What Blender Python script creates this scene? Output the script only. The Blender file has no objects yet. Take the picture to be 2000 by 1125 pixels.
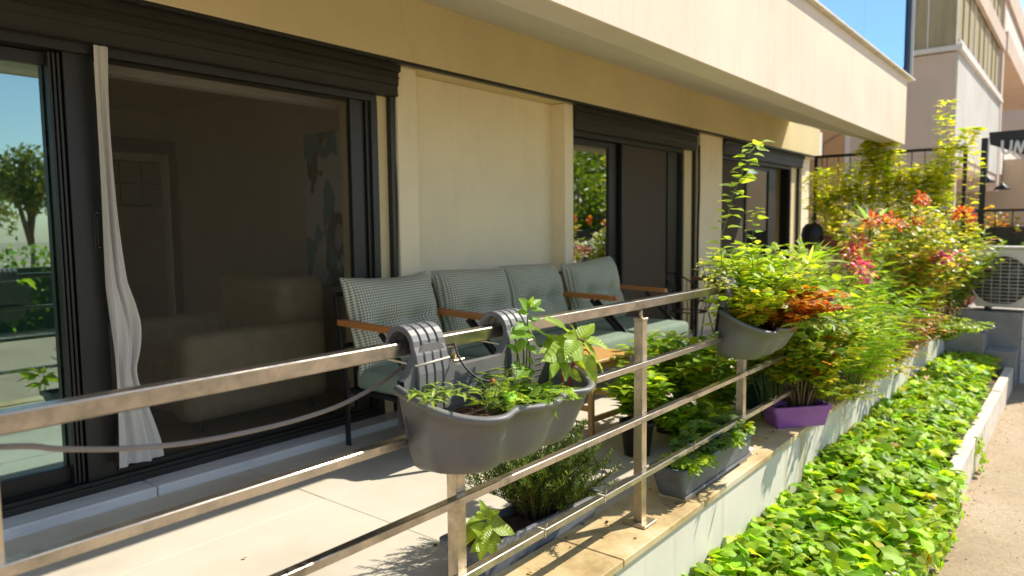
import bpy, bmesh, math, random
import numpy as np
from mathutils import Vector, Matrix, Quaternion
R = math.radians
scene = bpy.context.scene
COL = scene.collection
random.seed(7)
rng = np.random.default_rng(11)

# ------------------------------------------------------------------ camera
# world: X runs along the facade, Y goes into the building, Z is up (0 = top of the terrace wall)
F, CX, CY, HC = 1398.0, 1000.0, 562.5, 1.30
_vx = np.array([1130., -132., F]); _vd = np.array([175., 16300., F])
_X = _vx / np.linalg.norm(_vx)
_D = _vd - _X * (_vd @ _X); _D /= np.linalg.norm(_D)
_Z = -_D
_Y = np.cross(_Z, _X)
M = np.stack([_X, _Y, _Z])
CAM = np.array([0, 0, HC])
def _ray(px, py): return M @ np.array([px - CX, py - CY, F])
def PX(px, py, x): d = _ray(px, py); return Vector(CAM + d * (x / d[0]))
def PY(px, py, y): d = _ray(px, py); return Vector(CAM + d * (y / d[1]))
def PZ(px, py, z): d = _ray(px, py); return Vector(CAM + d * ((z - HC) / d[2]))

cam_d = bpy.data.cameras.new("camera")
cam = bpy.data.objects.new("camera", cam_d); COL.objects.link(cam)
cam_d.sensor_width = 36; cam_d.lens = F / 2000 * 36
cam_d.clip_start = 0.05; cam_d.clip_end = 2000
r_, u_, b_ = M @ np.array([1, 0, 0]), M @ np.array([0, -1, 0]), M @ np.array([0, 0, -1])
cam.matrix_world = Matrix(((r_[0], u_[0], b_[0], 0), (r_[1], u_[1], b_[1], 0), (r_[2], u_[2], b_[2], HC), (0, 0, 0, 1)))
cam_d.dof.use_dof = True; cam_d.dof.focus_distance = 2.6; cam_d.dof.aperture_fstop = 2.6
scene.camera = cam

# ------------------------------------------------------------------ world, sun, exposure
TO_SUN = Vector((0.90, -0.46, 1.0)).normalized()
w = bpy.data.worlds.new("World"); scene.world = w; w.use_nodes = True
nt = w.node_tree; nt.nodes.clear()
sky = nt.nodes.new("ShaderNodeTexSky"); sky.sky_type = 'NISHITA'; sky.sun_disc = False
sky.sun_elevation = math.asin(TO_SUN.z); sky.sun_rotation = math.atan2(TO_SUN.x, TO_SUN.y)
sky.air_density = 1.0; sky.dust_density = 0.6; sky.ozone_density = 1.5
bg = nt.nodes.new("ShaderNodeBackground"); bg.inputs[1].default_value = 0.118
wo = nt.nodes.new("ShaderNodeOutputWorld")
nt.links.new(sky.outputs[0], bg.inputs[0]); nt.links.new(bg.outputs[0], wo.inputs[0])
sd = bpy.data.lights.new("sun", 'SUN'); sd.energy = 4.6; sd.angle = R(0.53); sd.color = (1.0, 0.935, 0.80)
so = bpy.data.objects.new("sun", sd); COL.objects.link(so)
so.rotation_euler = TO_SUN.to_track_quat('Z', 'Y').to_euler(); so.location = (6, -4, 12)
scene.view_settings.view_transform = 'Standard'; scene.view_settings.look = 'None'
scene.view_settings.gamma = 1.0; scene.view_settings.use_curve_mapping = False
scene.view_settings.exposure = 0.66
scene.render.engine = 'CYCLES'
scene.cycles.max_bounces = 10; scene.cycles.diffuse_bounces = 5; scene.cycles.glossy_bounces = 4
scene.cycles.transparent_max_bounces = 16; scene.cycles.transmission_bounces = 6
scene.cycles.use_denoising = True

# ------------------------------------------------------------------ object helpers
def tag(o, label=None, cat=None, group=None, kind=None):
    if label: o["label"] = label
    if cat: o["category"] = cat
    if group: o["group"] = group
    if kind: o["kind"] = kind
    return o
def empty(name, loc=(0, 0, 0), label=None, cat=None, group=None, rz=0.0):
    o = bpy.data.objects.new(name, None); COL.objects.link(o)
    o.location = loc; o.rotation_euler = (0, 0, rz); o.empty_display_size = 0.1
    return tag(o, label, cat, group)
def dup(root, loc, rz=0.0, label=None, group=None):
    r = root.copy(); COL.objects.link(r); r.location = loc; r.rotation_euler = (0, 0, rz)
    if label: r["label"] = label
    if group: r["group"] = group
    for ch in list(root.children):
        c = ch.copy(); COL.objects.link(c); c.parent = r
        for g in list(ch.children):
            d = g.copy(); COL.objects.link(d); d.parent = c
    return r
def link(name, me, m=None, parent=None):
    o = bpy.data.objects.new(name, me); COL.objects.link(o)
    if m is not None and not me.materials: me.materials.append(m)
    if parent is not None: o.parent = parent
    return o

class MB:
    """collects boxes, bars, tubes and sheets, then links them as one mesh"""
    def __init__(s): s.v = []; s.f = []; s.sm = []; s.uv = None
    def add(s, vs, fs, smooth=False):
        n = len(s.v); s.v += [tuple(v) for v in vs]
        for f in fs: s.f.append(tuple(i + n for i in f)); s.sm.append(smooth)
        return s
    def box(s, lo, hi, bev=0.0, rot=None, org=None):
        lo = Vector(lo); hi = Vector(hi)
        lo, hi = Vector([min(a, b) for a, b in zip(lo, hi)]), Vector([max(a, b) for a, b in zip(lo, hi)])
        c = (lo + hi) / 2; h = (hi - lo) / 2
        if bev <= 0:
            vs = [Vector((sx * h.x, sy * h.y, sz * h.z)) for sx in (-1, 1) for sy in (-1, 1) for sz in (-1, 1)]
            fs = [(0, 1, 3, 2), (4, 6, 7, 5), (0, 4, 5, 1), (2, 3, 7, 6), (0, 2, 6, 4), (1, 5, 7, 3)]
        else:
            b = min(bev, 0.45 * min(h.x, h.y, h.z) * 2)
            bm = bmesh.new(); bmesh.ops.create_cube(bm, size=1.0)
            for v in bm.verts: v.co = Vector((v.co.x * h.x * 2, v.co.y * h.y * 2, v.co.z * h.z * 2))
            bmesh.ops.bevel(bm, geom=bm.edges[:], offset=b, segments=1 if b < .03 else 4, affect='EDGES', profile=0.5)
            bm.verts.index_update(); vs = [v.co.copy() for v in bm.verts]; fs = [tuple(v.index for v in f.verts) for f in bm.faces]; bm.free()
        if rot is not None: vs = [rot @ v for v in vs]
        return s.add([v + c if org is None else v + Vector(org) for v in vs], fs)
    def bar(s, a, b, wid, hgt, up=(0, 0, 1), bev=0.0):
        a = Vector(a); b = Vector(b); d = (b - a); L = d.length; d.normalize()
        upv = Vector(up); side = d.cross(upv)
        if side.length < 1e-4: side = d.cross(Vector((1, 0, 0)))
        side.normalize(); upv = side.cross(d).normalized()
        rot = Matrix((d, side, upv)).transposed()
        return s.box((-L / 2, -wid / 2, -hgt / 2), (L / 2, wid / 2, hgt / 2), bev, rot, (a + b) / 2)
    def tube(s, pts, r, n=8, caps=True):
        pts = [Vector(p) for p in pts]; k = len(pts)
        rs = r if isinstance(r, (list, tuple)) else [r] * k
        vs = []; ref = Vector((0.13, 0.31, 0.94))
        for i, p in enumerate(pts):
            d = (pts[min(i + 1, k - 1)] - pts[max(i - 1, 0)])
            if d.length < 1e-9: d = Vector((0, 0, 1))
            d.normalize(); a = d.cross(ref)
            if a.length < 1e-3: a = d.cross(Vector((1, 0, 0)))
            a.normalize(); b = d.cross(a)
            for j in range(n):
                t = 2 * math.pi * j / n; vs.append(p + (a * math.cos(t) + b * math.sin(t)) * rs[i])
        fs = [(i * n + j, i * n + (j + 1) % n, (i + 1) * n + (j + 1) % n, (i + 1) * n + j) for i in range(k - 1) for j in range(n)]
        if caps: fs += [tuple(range(n - 1, -1, -1)), tuple((k - 1) * n + j for j in range(n))]
        return s.add(vs, fs, True)
    def lathe(s, prof, c=(0, 0, 0), n=20, caps=True):
        vs = []; k = len(prof)
        for r, z in prof:
            for j in range(n):
                t = 2 * math.pi * j / n; vs.append((c[0] + r * math.cos(t), c[1] + r * math.sin(t), c[2] + z))
        fs = [(i * n + j, i * n + (j + 1) % n, (i + 1) * n + (j + 1) % n, (i + 1) * n + j) for i in range(k - 1) for j in range(n)]
        if caps: fs += [tuple(range(n - 1, -1, -1)), tuple((k - 1) * n + j for j in range(n))]
        return s.add(vs, fs, True)
    def loft(s, rings, close=True, cap0=True, cap1=True, smooth=True):
        n = len(rings[0]); vs = [p for r in rings for p in r]; m = n if close else n - 1
        fs = [(i * n + j, i * n + (j + 1) % n, (i + 1) * n + (j + 1) % n, (i + 1) * n + j) for i in range(len(rings) - 1) for j in range(m)]
        s.add(vs, fs, smooth); b = len(s.v) - len(vs)
        if cap0: s.f.append(tuple(b + j for j in range(n - 1, -1, -1))); s.sm.append(False)
        if cap1: s.f.append(tuple(b + (len(rings) - 1) * n + j for j in range(n))); s.sm.append(False)
        return s
    def prism(s, poly, axis, a, b):
        """extrude a 2D outline along an axis: 'x' takes (y,z), 'y' takes (x,z), 'z' takes (x,y)"""
        def P(p, t): return {'x': (t, p[0], p[1]), 'y': (p[0], t, p[1]), 'z': (p[0], p[1], t)}[axis]
        n = len(poly); vs = [P(p, a) for p in poly] + [P(p, b) for p in poly]
        fs = [(i, (i + 1) % n, n + (i + 1) % n, n + i) for i in range(n)] + [tuple(range(n - 1, -1, -1)), tuple(range(n, 2 * n))]
        return s.add(vs, fs)
    def mesh(s, name):
        me = bpy.data.meshes.new(name); me.from_pydata(s.v, [], s.f); me.validate(); 
        bm = bmesh.new(); bm.from_mesh(me); bmesh.ops.recalc_face_normals(bm, faces=bm.faces); bm.to_mesh(me); bm.free()
        if len(me.polygons) == len(s.sm): me.polygons.foreach_set("use_smooth", s.sm)
        return me
    def build(s, name, m=None, parent=None): return link(name, s.mesh(name), m, parent)

# ------------------------------------------------------------------ materials
def nodes_mat(name):
    m = bpy.data.materials.new(name); m.use_nodes = True
    t = m.node_tree; b = t.nodes["Principled BSDF"]; return m, t, b
def coords(t, scale=1.0, obj=True):
    g = t.nodes.new("ShaderNodeTexCoord"); mp = t.nodes.new("ShaderNodeMapping")
    sc = scale if isinstance(scale, (tuple, list)) else (scale,) * 3
    mp.inputs["Scale"].default_value = sc
    t.links.new(g.outputs["Object"], mp.inputs[0]); return mp.outputs[0]
def noise(t, vec, scale, detail=5, rough=0.6):
    n = t.nodes.new("ShaderNodeTexNoise"); n.inputs["Scale"].default_value = scale; n.inputs["Detail"].default_value = detail
    n.inputs["Roughness"].default_value = rough; t.links.new(vec, n.inputs["Vector"]); return n.outputs["Fac"]
def ramp(t, fac, stops):
    r = t.nodes.new("ShaderNodeValToRGB"); e = r.color_ramp.elements
    while len(e) < len(stops): e.new(0.5)
    for i, (p, c) in enumerate(stops): e[i].position = p; e[i].color = (*c, 1) if len(c) == 3 else c
    t.links.new(fac, r.inputs[0]); return r.outputs[0]
def mixc(t, fac, a, b, mode='MIX'):
    n = t.nodes.new("ShaderNodeMix"); n.data_type = 'RGBA'; n.blend_type = mode
    for s_, v in ((n.inputs["Factor"], fac), (n.inputs["A"], a), (n.inputs["B"], b)):
        pass
    def put(sock, v):
        if isinstance(v, (int, float)): sock.default_value = v
        elif isinstance(v, (tuple, list)): sock.default_value = (*v, 1) if len(v) == 3 else v
        else: t.links.new(v, sock)
    put(n.inputs[0], fac); put(n.inputs[6], a); put(n.inputs[7], b)
    return n.outputs[2]
def bump(t, b, fac, strength=0.2, dist=0.01):
    n = t.nodes.new("ShaderNodeBump"); n.inputs["Strength"].default_value = strength; n.inputs["Distance"].default_value = dist
    t.links.new(fac, n.inputs["Height"]); t.links.new(n.outputs[0], b.inputs["Normal"])
def mat(name, c, rough=0.6, metal=0.0, var=0.12, scale=6.0, bmp=0.15, bscale=None, stretch=(1, 1, 1), spec=0.5):
    m, t, b = nodes_mat(name)
    v = coords(t, stretch); f = noise(t, v, scale)
    lo = tuple(max(0, x * (1 - var)) for x in c); hi = tuple(min(1, x * (1 + var)) for x in c)
    t.links.new(ramp(t, f, [(0.3, lo), (0.7, hi)]), b.inputs["Base Color"])
    b.inputs["Roughness"].default_value = rough; b.inputs["Metallic"].default_value = metal
    b.inputs["Specular IOR Level"].default_value = spec
    if bmp: bump(t, b, noise(t, v, bscale or scale * 8, 4), bmp, 0.004)
    return m

def plaster(name, c, stain=0.25, scol=(0.35, 0.27, 0.17), streak=True, bmp=0.25):
    m, t, b = nodes_mat(name)
    v = coords(t); f1 = noise(t, v, 1.1, 6); f2 = noise(t, v, 45, 4)
    base = ramp(t, f1, [(0.3, tuple(x * 0.90 for x in c)), (0.72, tuple(min(1, x * 1.06) for x in c))])
    vs = coords(t, (5.0, 5.0, 0.35)); fs = noise(t, vs, 2.2, 7, 0.65)
    sf = ramp(t, fs, [(0.52, (0, 0, 0)), (0.80, (stain, stain, stain))])
    col = mixc(t, sf, base, scol) if streak else base
    vd = t.nodes.new("ShaderNodeMix"); vd.data_type = 'RGBA'; vd.inputs[0].default_value = 0.12
    nd = t.nodes.new("ShaderNodeTexNoise"); nd.inputs["Scale"].default_value = 2.5; nd.inputs["Detail"].default_value = 6; t.links.new(v, nd.inputs["Vector"])
    t.links.new(v, vd.inputs[6]); t.links.new(nd.outputs["Color"], vd.inputs[7])
    vo = t.nodes.new("ShaderNodeTexVoronoi"); vo.feature = 'DISTANCE_TO_EDGE'; vo.inputs["Scale"].default_value = 0.75; t.links.new(vd.outputs[2], vo.inputs["Vector"])
    ck = ramp(t, vo.outputs["Distance"], [(0.0, (.5,) * 3), (0.0045, (0, 0, 0))]); mk = ramp(t, noise(t, v, 0.9, 3), [(0.50, (0, 0, 0)), (0.60, (1, 1, 1))])
    col = mixc(t, mixc(t, 1.0, ck, mk, 'MULTIPLY'), col, tuple(x * .82 for x in c))
    t.links.new(col, b.inputs["Base Color"]); b.inputs["Roughness"].default_value = 0.85
    b.inputs["Specular IOR Level"].default_value = 0.2
    bump(t, b, f2, bmp, 0.004); return m
M_CREAM = plaster("cream_paint", (0.72, 0.59, 0.335), 0.10)
M_INFILL = plaster("infill_paint", (0.90, 0.78, 0.55), 0.10)
M_FASCIA = plaster("parapet_paint", (0.78, 0.665, 0.53), 0.34, (0.46, 0.37, 0.27))
M_SOFFIT = plaster("soffit_paint", (0.66, 0.60, 0.47), 0.1, streak=False)
M_OCHRE = plaster("ochre_paint", (0.62, 0.36, 0.17), 0.25)
M_NEIGH = plaster("neighbour_paint", (0.66, 0.52, 0.42), 0.18)
M_WHITEB = plaster("neighbour_white", (0.78, 0.72, 0.66), 0.35, (0.45, 0.40, 0.36))
M_BAYF = plaster("bay_front_shaded_white", (0.60, 0.57, 0.53), 0.75, (0.36, 0.33, 0.29))  # streaked grey-white, with the face's weak light mixed into the colour
M_FRAME = mat("dark_aluminium", (0.013, 0.012, 0.009), 0.42, 0.0, 0.2, 3, 0.05)
M_BOX = mat("shutter_box_paint", (0.020, 0.0165, 0.009), 0.5, 0.0, 0.15, 4, 0.05)
M_BLACK = mat("black_metal", (0.018, 0.017, 0.017), 0.45, 0.2, 0.2, 20, 0.1)
M_RUBBER = mat("black_hose", (0.012, 0.012, 0.012), 0.55, 0, 0.1, 30, 0.05)
M_WOOD = mat("oiled_wood", (0.55, 0.20, 0.045), 0.42, 0, 0.35, 7, 0.1, stretch=(1, 1, 1))
M_TABLEW = None
M_CABLE = mat("grey_cable", (0.24, 0.20, 0.17), 0.6, 0, 0.1, 30, 0.1)
M_SOIL = mat("potting_soil", (0.075, 0.038, 0.018), 0.95, 0, 0.6, 40, 1.0, 90)
M_BEDSOIL = mat("bed_soil", (0.10, 0.065, 0.035), 0.95, 0, 0.5, 12, 1.0, 60)
M_PLANTER = mat("grey_plastic", (0.140, 0.137, 0.134), 0.48, 0, 0.24, 4, 0.05, 120, (1, 1, .35))
M_TROUGH = mat("slate_plastic", (0.115, 0.128, 0.145), 0.5, 0, 0.25, 9, 0.1, 80)
M_TROUGHL = mat("weathered_slate_plastic", (0.16, 0.17, 0.19), 0.55, 0, 0.3, 9, 0.1, 80)
M_PURPLE = mat("purple_plastic", (0.34, 0.115, 0.42), 0.45, 0, 0.15, 6, 0.05, 60)
M_GREENP = mat("green_plastic", (0.028, 0.080, 0.062), 0.4, 0, 0.15, 6, 0.05)
M_TERRA = mat("terracotta", (0.30, 0.105, 0.055), 0.8, 0, 0.2, 8, 0.2)
M_DARKPOT = mat("brown_black_plastic", (0.030, 0.024, 0.022), 0.45, 0, 0.2, 8, 0.05)
M_WHITE = mat("white_metal_paint", (0.72, 0.71, 0.69), 0.4, 0, 0.06, 3, 0.03)
M_ACW = mat("ac_casing", (0.68, 0.64, 0.57), 0.45, 0, 0.06, 3, 0.03)
M_STEPG = mat("grey_step_stone", (0.31, 0.30, 0.28), 0.75, 0, 0.2, 5, 0.3)
M_TIE = mat("cream_zip_tie", (0.72, 0.66, 0.50), 0.5, 0, 0.05, 5, 0)
M_RED = mat("red_plastic", (0.50, 0.045, 0.015), 0.4, 0, 0.1, 5, 0)
M_CONC = mat("curb_render", (0.66, 0.60, 0.50), 0.85, 0, 0.18, 5, 0.4, 60)
M_BARK = mat("bark", (0.13, 0.085, 0.05), 0.9, 0, 0.4, 12, 0.8, 40)

def steel(name, c=(0.60, 0.55, 0.47), rough=0.24):
    m, t, b = nodes_mat(name); v = coords(t, (1, 1, 1)); v2 = coords(t, (1.5, 40, 40))
    f = noise(t, v, 9, 6, 0.7); g = noise(t, v2, 3, 4)
    t.links.new(ramp(t, f, [(0.28, tuple(x * 0.42 for x in c)), (0.60, c)]), b.inputs["Base Color"])
    rr = ramp(t, f, [(0.35, (rough + 0.16,) * 3), (0.6, (rough,) * 3)]); t.links.new(rr, b.inputs["Roughness"])
    b.inputs["Metallic"].default_value = 0.92; bump(t, b, g, 0.05, 0.002); return m
M_STEEL = steel("weathered_steel", (0.60, 0.55, 0.47), 0.15); M_STEELP = steel("post_steel", (0.66, 0.55, 0.40), 0.34)

def wood(name, c, stretch):
    m, t, b = nodes_mat(name); v = coords(t, stretch); f = noise(t, v, 5, 6, 0.65)
    t.links.new(ramp(t, f, [(0.25, tuple(x * 0.62 for x in c)), (0.7, c)]), b.inputs["Base Color"])
    b.inputs["Roughness"].default_value = 0.5; bump(t, b, f, 0.15, 0.002); return m
M_TABLEW = wood("pale_wood", (0.62, 0.34, 0.10), (2, 22, 22))
M_WOOD = wood("oiled_wood_grain", (0.56, 0.22, 0.055), (24, 3, 24))

def tile_mat():
    m, t, b = nodes_mat("terrace_tile"); v = coords(t)
    f = noise(t, v, 1.6, 8, 0.62); g = noise(t, v, 28, 4)
    c = ramp(t, f, [(0.28, (0.50, 0.435, 0.335)), (0.5, (0.585, 0.53, 0.43)), (0.75, (0.64, 0.59, 0.50))])
    sp = ramp(t, noise(t, v, 3.1, 10, 0.75), [(0.60, (0, 0, 0)), (0.78, (0.45,) * 3)])
    t.links.new(mixc(t, sp, c, (0.40, 0.30, 0.20)), b.inputs["Base Color"])
    b.inputs["Roughness"].default_value = 0.62; bump(t, b, g, 0.08, 0.003); return m
M_TILE = tile_mat()
def marble_mat():
    m, t, b = nodes_mat("white_marble"); v = coords(t, (0.5, 2, 2)); f = noise(t, v, 2.5, 9, 0.65)
    t.links.new(ramp(t, f, [(0.36, (0.50, 0.51, 0.53)), (0.47, (0.66, 0.66, 0.66)), (0.6, (0.74, 0.73, 0.71))]), b.inputs["Base Color"])
    b.inputs["Roughness"].default_value = 0.35; bump(t, b, noise(t, coords(t), 14, 4), 0.1, 0.004); return m
M_MARBLE = marble_mat()
def cap_mat():
    m, t, b = nodes_mat("wall_cap_stone"); v = coords(t)
    f = noise(t, v, 2.4, 8, 0.7); h = noise(t, v, 5.2, 8, 0.7)
    c = ramp(t, f, [(0.30, (0.30, 0.19, 0.07)), (0.48, (0.55, 0.41, 0.20)), (0.64, (0.64, 0.54, 0.37))])
    d = ramp(t, h, [(0.60, (0, 0, 0)), (0.74, (0.8,) * 3)])
    t.links.new(mixc(t, d, c, (0.11, 0.065, 0.03)), b.inputs["Base Color"]); b.inputs["Roughness"].default_value = 0.8
    bump(t, b, noise(t, v, 50, 5), 0.25, 0.004); return m
M_CAP = cap_mat()
def wallr_mat():
    m, t, b = nodes_mat("retaining_wall_render"); v = coords(t)
    f = noise(t, v, 1.6, 7); base = ramp(t, f, [(0.3, (0.63, 0.585, 0.50)), (0.7, (0.74, 0.69, 0.60))])
    s1 = ramp(t, noise(t, coords(t, (1.55, 1, 0.07)), 2.0, 8, 0.72), [(0.545, (0, 0, 0)), (0.66, (1.0,) * 3)])
    tg = t.nodes.new("ShaderNodeTexCoord"); sx = t.nodes.new("ShaderNodeSeparateXYZ"); t.links.new(tg.outputs["Object"], sx.inputs[0])
    gz = t.nodes.new("ShaderNodeMapRange"); gz.inputs["From Min"].default_value = -0.62; gz.inputs["From Max"].default_value = -0.04; gz.inputs["To Min"].default_value = 0.15; t.links.new(sx.outputs[2], gz.inputs[0])
    s1 = mixc(t, 1.0, s1, gz.outputs[0], 'MULTIPLY'); c1 = mixc(t, s1, base, (0.34, 0.27, 0.09))
    s2 = ramp(t, noise(t, coords(t, (9, 1, 0.5)), 2.4, 7, 0.65), [(0.55, (0, 0, 0)), (0.8, (0.30,) * 3)])
    t.links.new(mixc(t, s2, c1, (0.40, 0.37, 0.31)), b.inputs["Base Color"]); b.inputs["Roughness"].default_value = 0.85
    bump(t, b, noise(t, v, 35, 5), 0.2, 0.004); return m
M_RWALL = wallr_mat()
def road_mat():
    m, t, b = nodes_mat("sandy_road"); v = coords(t); f = noise(t, v, 0.9, 9, 0.65); g = noise(t, v, 42, 6, 0.8)
    c = ramp(t, f, [(0.3, (0.36, 0.26, 0.16)), (0.55, (0.50, 0.385, 0.25)), (0.8, (0.57, 0.46, 0.33))])
    d = ramp(t, g, [(0.35, (0.42,) * 3), (0.62, (1, 1, 1))])
    t.links.new(mixc(t, 0.55, c, d, 'MULTIPLY'), b.inputs["Base Color"]); b.inputs["Roughness"].default_value = 0.95
    bump(t, b, g, 0.7, 0.012); return m
M_ROAD = road_mat()

def leaf_mat(name, trans=0.42, rough=0.42, spec=0.45):
    m, t, b = nodes_mat(name)
    a = t.nodes.new("ShaderNodeAttribute"); a.attribute_name = "col"
    f = noise(t, coords(t), 60, 3)
    c = mixc(t, 0.5, a.outputs["Color"], ramp(t, f, [(0.3, (0.62,) * 3), (0.7, (1, 1, 1))]), 'MULTIPLY')
    t.links.new(c, b.inputs["Base Color"]); b.inputs["Roughness"].default_value = rough; b.inputs["Specular IOR Level"].default_value = spec
    tr = t.nodes.new("ShaderNodeBsdfTranslucent")
    tc = mixc(t, 1.0, c, (1.75, 1.55, 0.55), 'MULTIPLY'); t.links.new(tc, tr.inputs[0])
    mx = t.nodes.new("ShaderNodeMixShader"); mx.inputs[0].default_value = trans
    t.links.new(b.outputs[0], mx.inputs[1]); t.links.new(tr.outputs[0], mx.inputs[2])
    t.links.new(mx.outputs[0], t.nodes["Material Output"].inputs[0]); return m
M_LEAF = leaf_mat("leaf_blade", 0.48); M_WAXY = leaf_mat("ground_leaf", 0.40, 0.5, 0.28)
def big_leaf_mat():
    m = leaf_mat("veined_leaf", 0.45, 0.38, 0.4); t = m.node_tree; b = t.nodes["Principled BSDF"]
    g = t.nodes.new("ShaderNodeTexCoord"); sp = t.nodes.new("ShaderNodeSeparateXYZ"); t.links.new(g.outputs["Object"], sp.inputs[0])
    ab = t.nodes.new("ShaderNodeMath"); ab.operation = 'ABSOLUTE'; t.links.new(sp.outputs[1], ab.inputs[0])
    mu = t.nodes.new("ShaderNodeMath"); mu.operation = 'MULTIPLY_ADD'; mu.inputs[1].default_value = -0.75; t.links.new(ab.outputs[0], mu.inputs[0]); t.links.new(sp.outputs[0], mu.inputs[2])
    sc = t.nodes.new("ShaderNodeMath"); sc.operation = 'MULTIPLY'; sc.inputs[1].default_value = 52.0; t.links.new(mu.outputs[0], sc.inputs[0])
    sn = t.nodes.new("ShaderNodeMath"); sn.operation = 'SINE'; t.links.new(sc.outputs[0], sn.inputs[0])
    bump(t, b, sn.outputs[0], 0.25, 0.01)
    old = b.inputs["Base Color"].links[0].from_socket; vein = ramp(t, sn.outputs[0], [(0.0, (1.0, 1.0, 1.0)), (0.8, (.93, .95, .9)), (0.97, (1.12, 1.1, 1.15))])
    c = mixc(t, 1.0, old, vein, 'MULTIPLY'); t.links.new(c, b.inputs["Base Color"]); return m
M_BIGLEAF = big_leaf_mat()
def stem_mat(name, c): return mat(name, c, 0.6, 0, 0.2, 20, 0.1)
M_STEMG = stem_mat("green_stem", (0.12, 0.19, 0.04)); M_STEMR = stem_mat("red_stem", (0.42, 0.025, 0.03)); M_STEMB = stem_mat("brown_stem", (0.16, 0.10, 0.05))

def glass_mat(name, refl=0.28, tint=(0.80, 0.93, 0.93), trans=(0.70, 0.86, 0.82)):
    m = bpy.data.materials.new(name); m.use_nodes = True; t = m.node_tree; t.nodes.clear()
    o = t.nodes.new("ShaderNodeOutputMaterial"); g = t.nodes.new("ShaderNodeBsdfGlossy"); g.inputs["Roughness"].default_value = 0.004
    g.inputs["Color"].default_value = (*tint, 1); tr = t.nodes.new("ShaderNodeBsdfTransparent"); tr.inputs[0].default_value = (*trans, 1)
    fr = t.nodes.new("ShaderNodeFresnel"); fr.inputs[0].default_value = 1.5
    mr = t.nodes.new("ShaderNodeMapRange"); mr.inputs["To Min"].default_value = refl; mr.inputs["To Max"].default_value = 1.0
    t.links.new(fr.outputs[0], mr.inputs[0]); mx = t.nodes.new("ShaderNodeMixShader")
    t.links.new(mr.outputs[0], mx.inputs[0]); t.links.new(tr.outputs[0], mx.inputs[1]); t.links.new(g.outputs[0], mx.inputs[2])
    t.links.new(mx.outputs[0], o.inputs[0]); return m
M_GLASS = glass_mat("door_glass", 0.36, (0.70, 0.90, 0.92), (0.50, 0.70, 0.62)); M_GLASS2 = glass_mat("tinted_door_glass", 0.42, (0.9, 0.95, 0.9), (0.30, 0.34, 0.30))
M_GLASS3 = glass_mat("balcony_glass", 0.80, (0.42, 0.66, 0.95), (0.3, 0.5, 0.7))
def screen_mat(name, c, dens):
    m = bpy.data.materials.new(name); m.use_nodes = True; t = m.node_tree; b = t.nodes["Principled BSDF"]
    b.inputs["Base Color"].default_value = (*c, 1); b.inputs["Roughness"].default_value = 0.75
    tr = t.nodes.new("ShaderNodeBsdfTransparent"); mx = t.nodes.new("ShaderNodeMixShader"); mx.inputs[0].default_value = dens
    t.links.new(tr.outputs[0], mx.inputs[1]); t.links.new(b.outputs[0], mx.inputs[2]); t.links.new(mx.outputs[0], t.nodes["Material Output"].inputs[0]); return m
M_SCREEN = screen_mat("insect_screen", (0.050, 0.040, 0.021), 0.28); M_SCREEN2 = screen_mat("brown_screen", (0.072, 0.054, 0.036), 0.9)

def cloth(name, a, b2, c3, per=0.013, bmp=0.3):
    m, t, b = nodes_mat(name); uv = t.nodes.new("ShaderNodeUVMap"); sp = t.nodes.new("ShaderNodeSeparateXYZ"); t.links.new(uv.outputs[0], sp.inputs[0])
    def stripe(o):
        x = t.nodes.new("ShaderNodeMath"); x.operation = 'MULTIPLY'; x.inputs[1].default_value = 1 / per; t.links.new(o, x.inputs[0])
        y = t.nodes.new("ShaderNodeMath"); y.operation = 'FRACT'; t.links.new(x.outputs[0], y.inputs[0])
        z = t.nodes.new("ShaderNodeMath"); z.operation = 'GREATER_THAN'; z.inputs[1].default_value = 0.5; t.links.new(y.outputs[0], z.inputs[0]); return z.outputs[0]
    s = t.nodes.new("ShaderNodeMath"); s.operation = 'ADD'; t.links.new(stripe(sp.outputs[0]), s.inputs[0]); t.links.new(stripe(sp.outputs[1]), s.inputs[1])
    h = t.nodes.new("ShaderNodeMath"); h.operation = 'MULTIPLY'; h.inputs[1].default_value = 0.5; t.links.new(s.outputs[0], h.inputs[0])
    r = t.nodes.new("ShaderNodeValToRGB"); r.color_ramp.interpolation = 'CONSTANT'; e = r.color_ramp.elements; e.new(0.5)
    for i, (p, c) in enumerate(((0, a), (0.3, b2), (0.8, c3))): e[i].position = p; e[i].color = (*c, 1)
    t.links.new(h.outputs[0], r.inputs[0]); t.links.new(r.outputs[0], b.inputs["Base Color"]); b.inputs["Roughness"].default_value = 0.95
    b.inputs["Specular IOR Level"].default_value = 0.1
    bump(t, b, noise(t, coords(t), 9, 5), bmp, 0.02); return m
M_CHECK = cloth("check_cloth", (0.72, 0.66, 0.48), (0.42, 0.43, 0.34), (0.13, 0.175, 0.15), .017)
M_SEAT = mat("sage_cloth", (0.215, 0.275, 0.215), 0.95, 0, 0.08, 12, 0.3, 200, spec=0.1)
M_LINEN = mat("white_linen", (0.68, 0.64, 0.58), 0.95, 0, 0.05, 5, 0.3, 90, spec=0.1)
M_LINEN2 = screen_mat("curtain_linen", (0.58, 0.55, 0.50), 0.95)
def sheer_mat():
    m = screen_mat("sheer_voile", (0.80, 0.82, 0.76), 0.74); return m
M_SHEER = sheer_mat()
M_INDOORSOFA = mat("tan_upholstery", (0.62, 0.50, 0.29), 0.9, 0, 0.12, 10, 0.3)
M_ROOM = mat("room_wall_paint", (0.60, 0.51, 0.38), 0.9, 0, 0.05, 3, 0.05)
M_ROOMW = mat("room_white", (0.80, 0.76, 0.68), 0.8, 0, 0.03, 3, 0)
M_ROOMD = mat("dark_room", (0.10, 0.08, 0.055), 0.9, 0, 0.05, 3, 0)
M_ROOMF = mat("room_floor", (0.34, 0.24, 0.14), 0.4, 0, 0.2, 3, 0.05)

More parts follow.
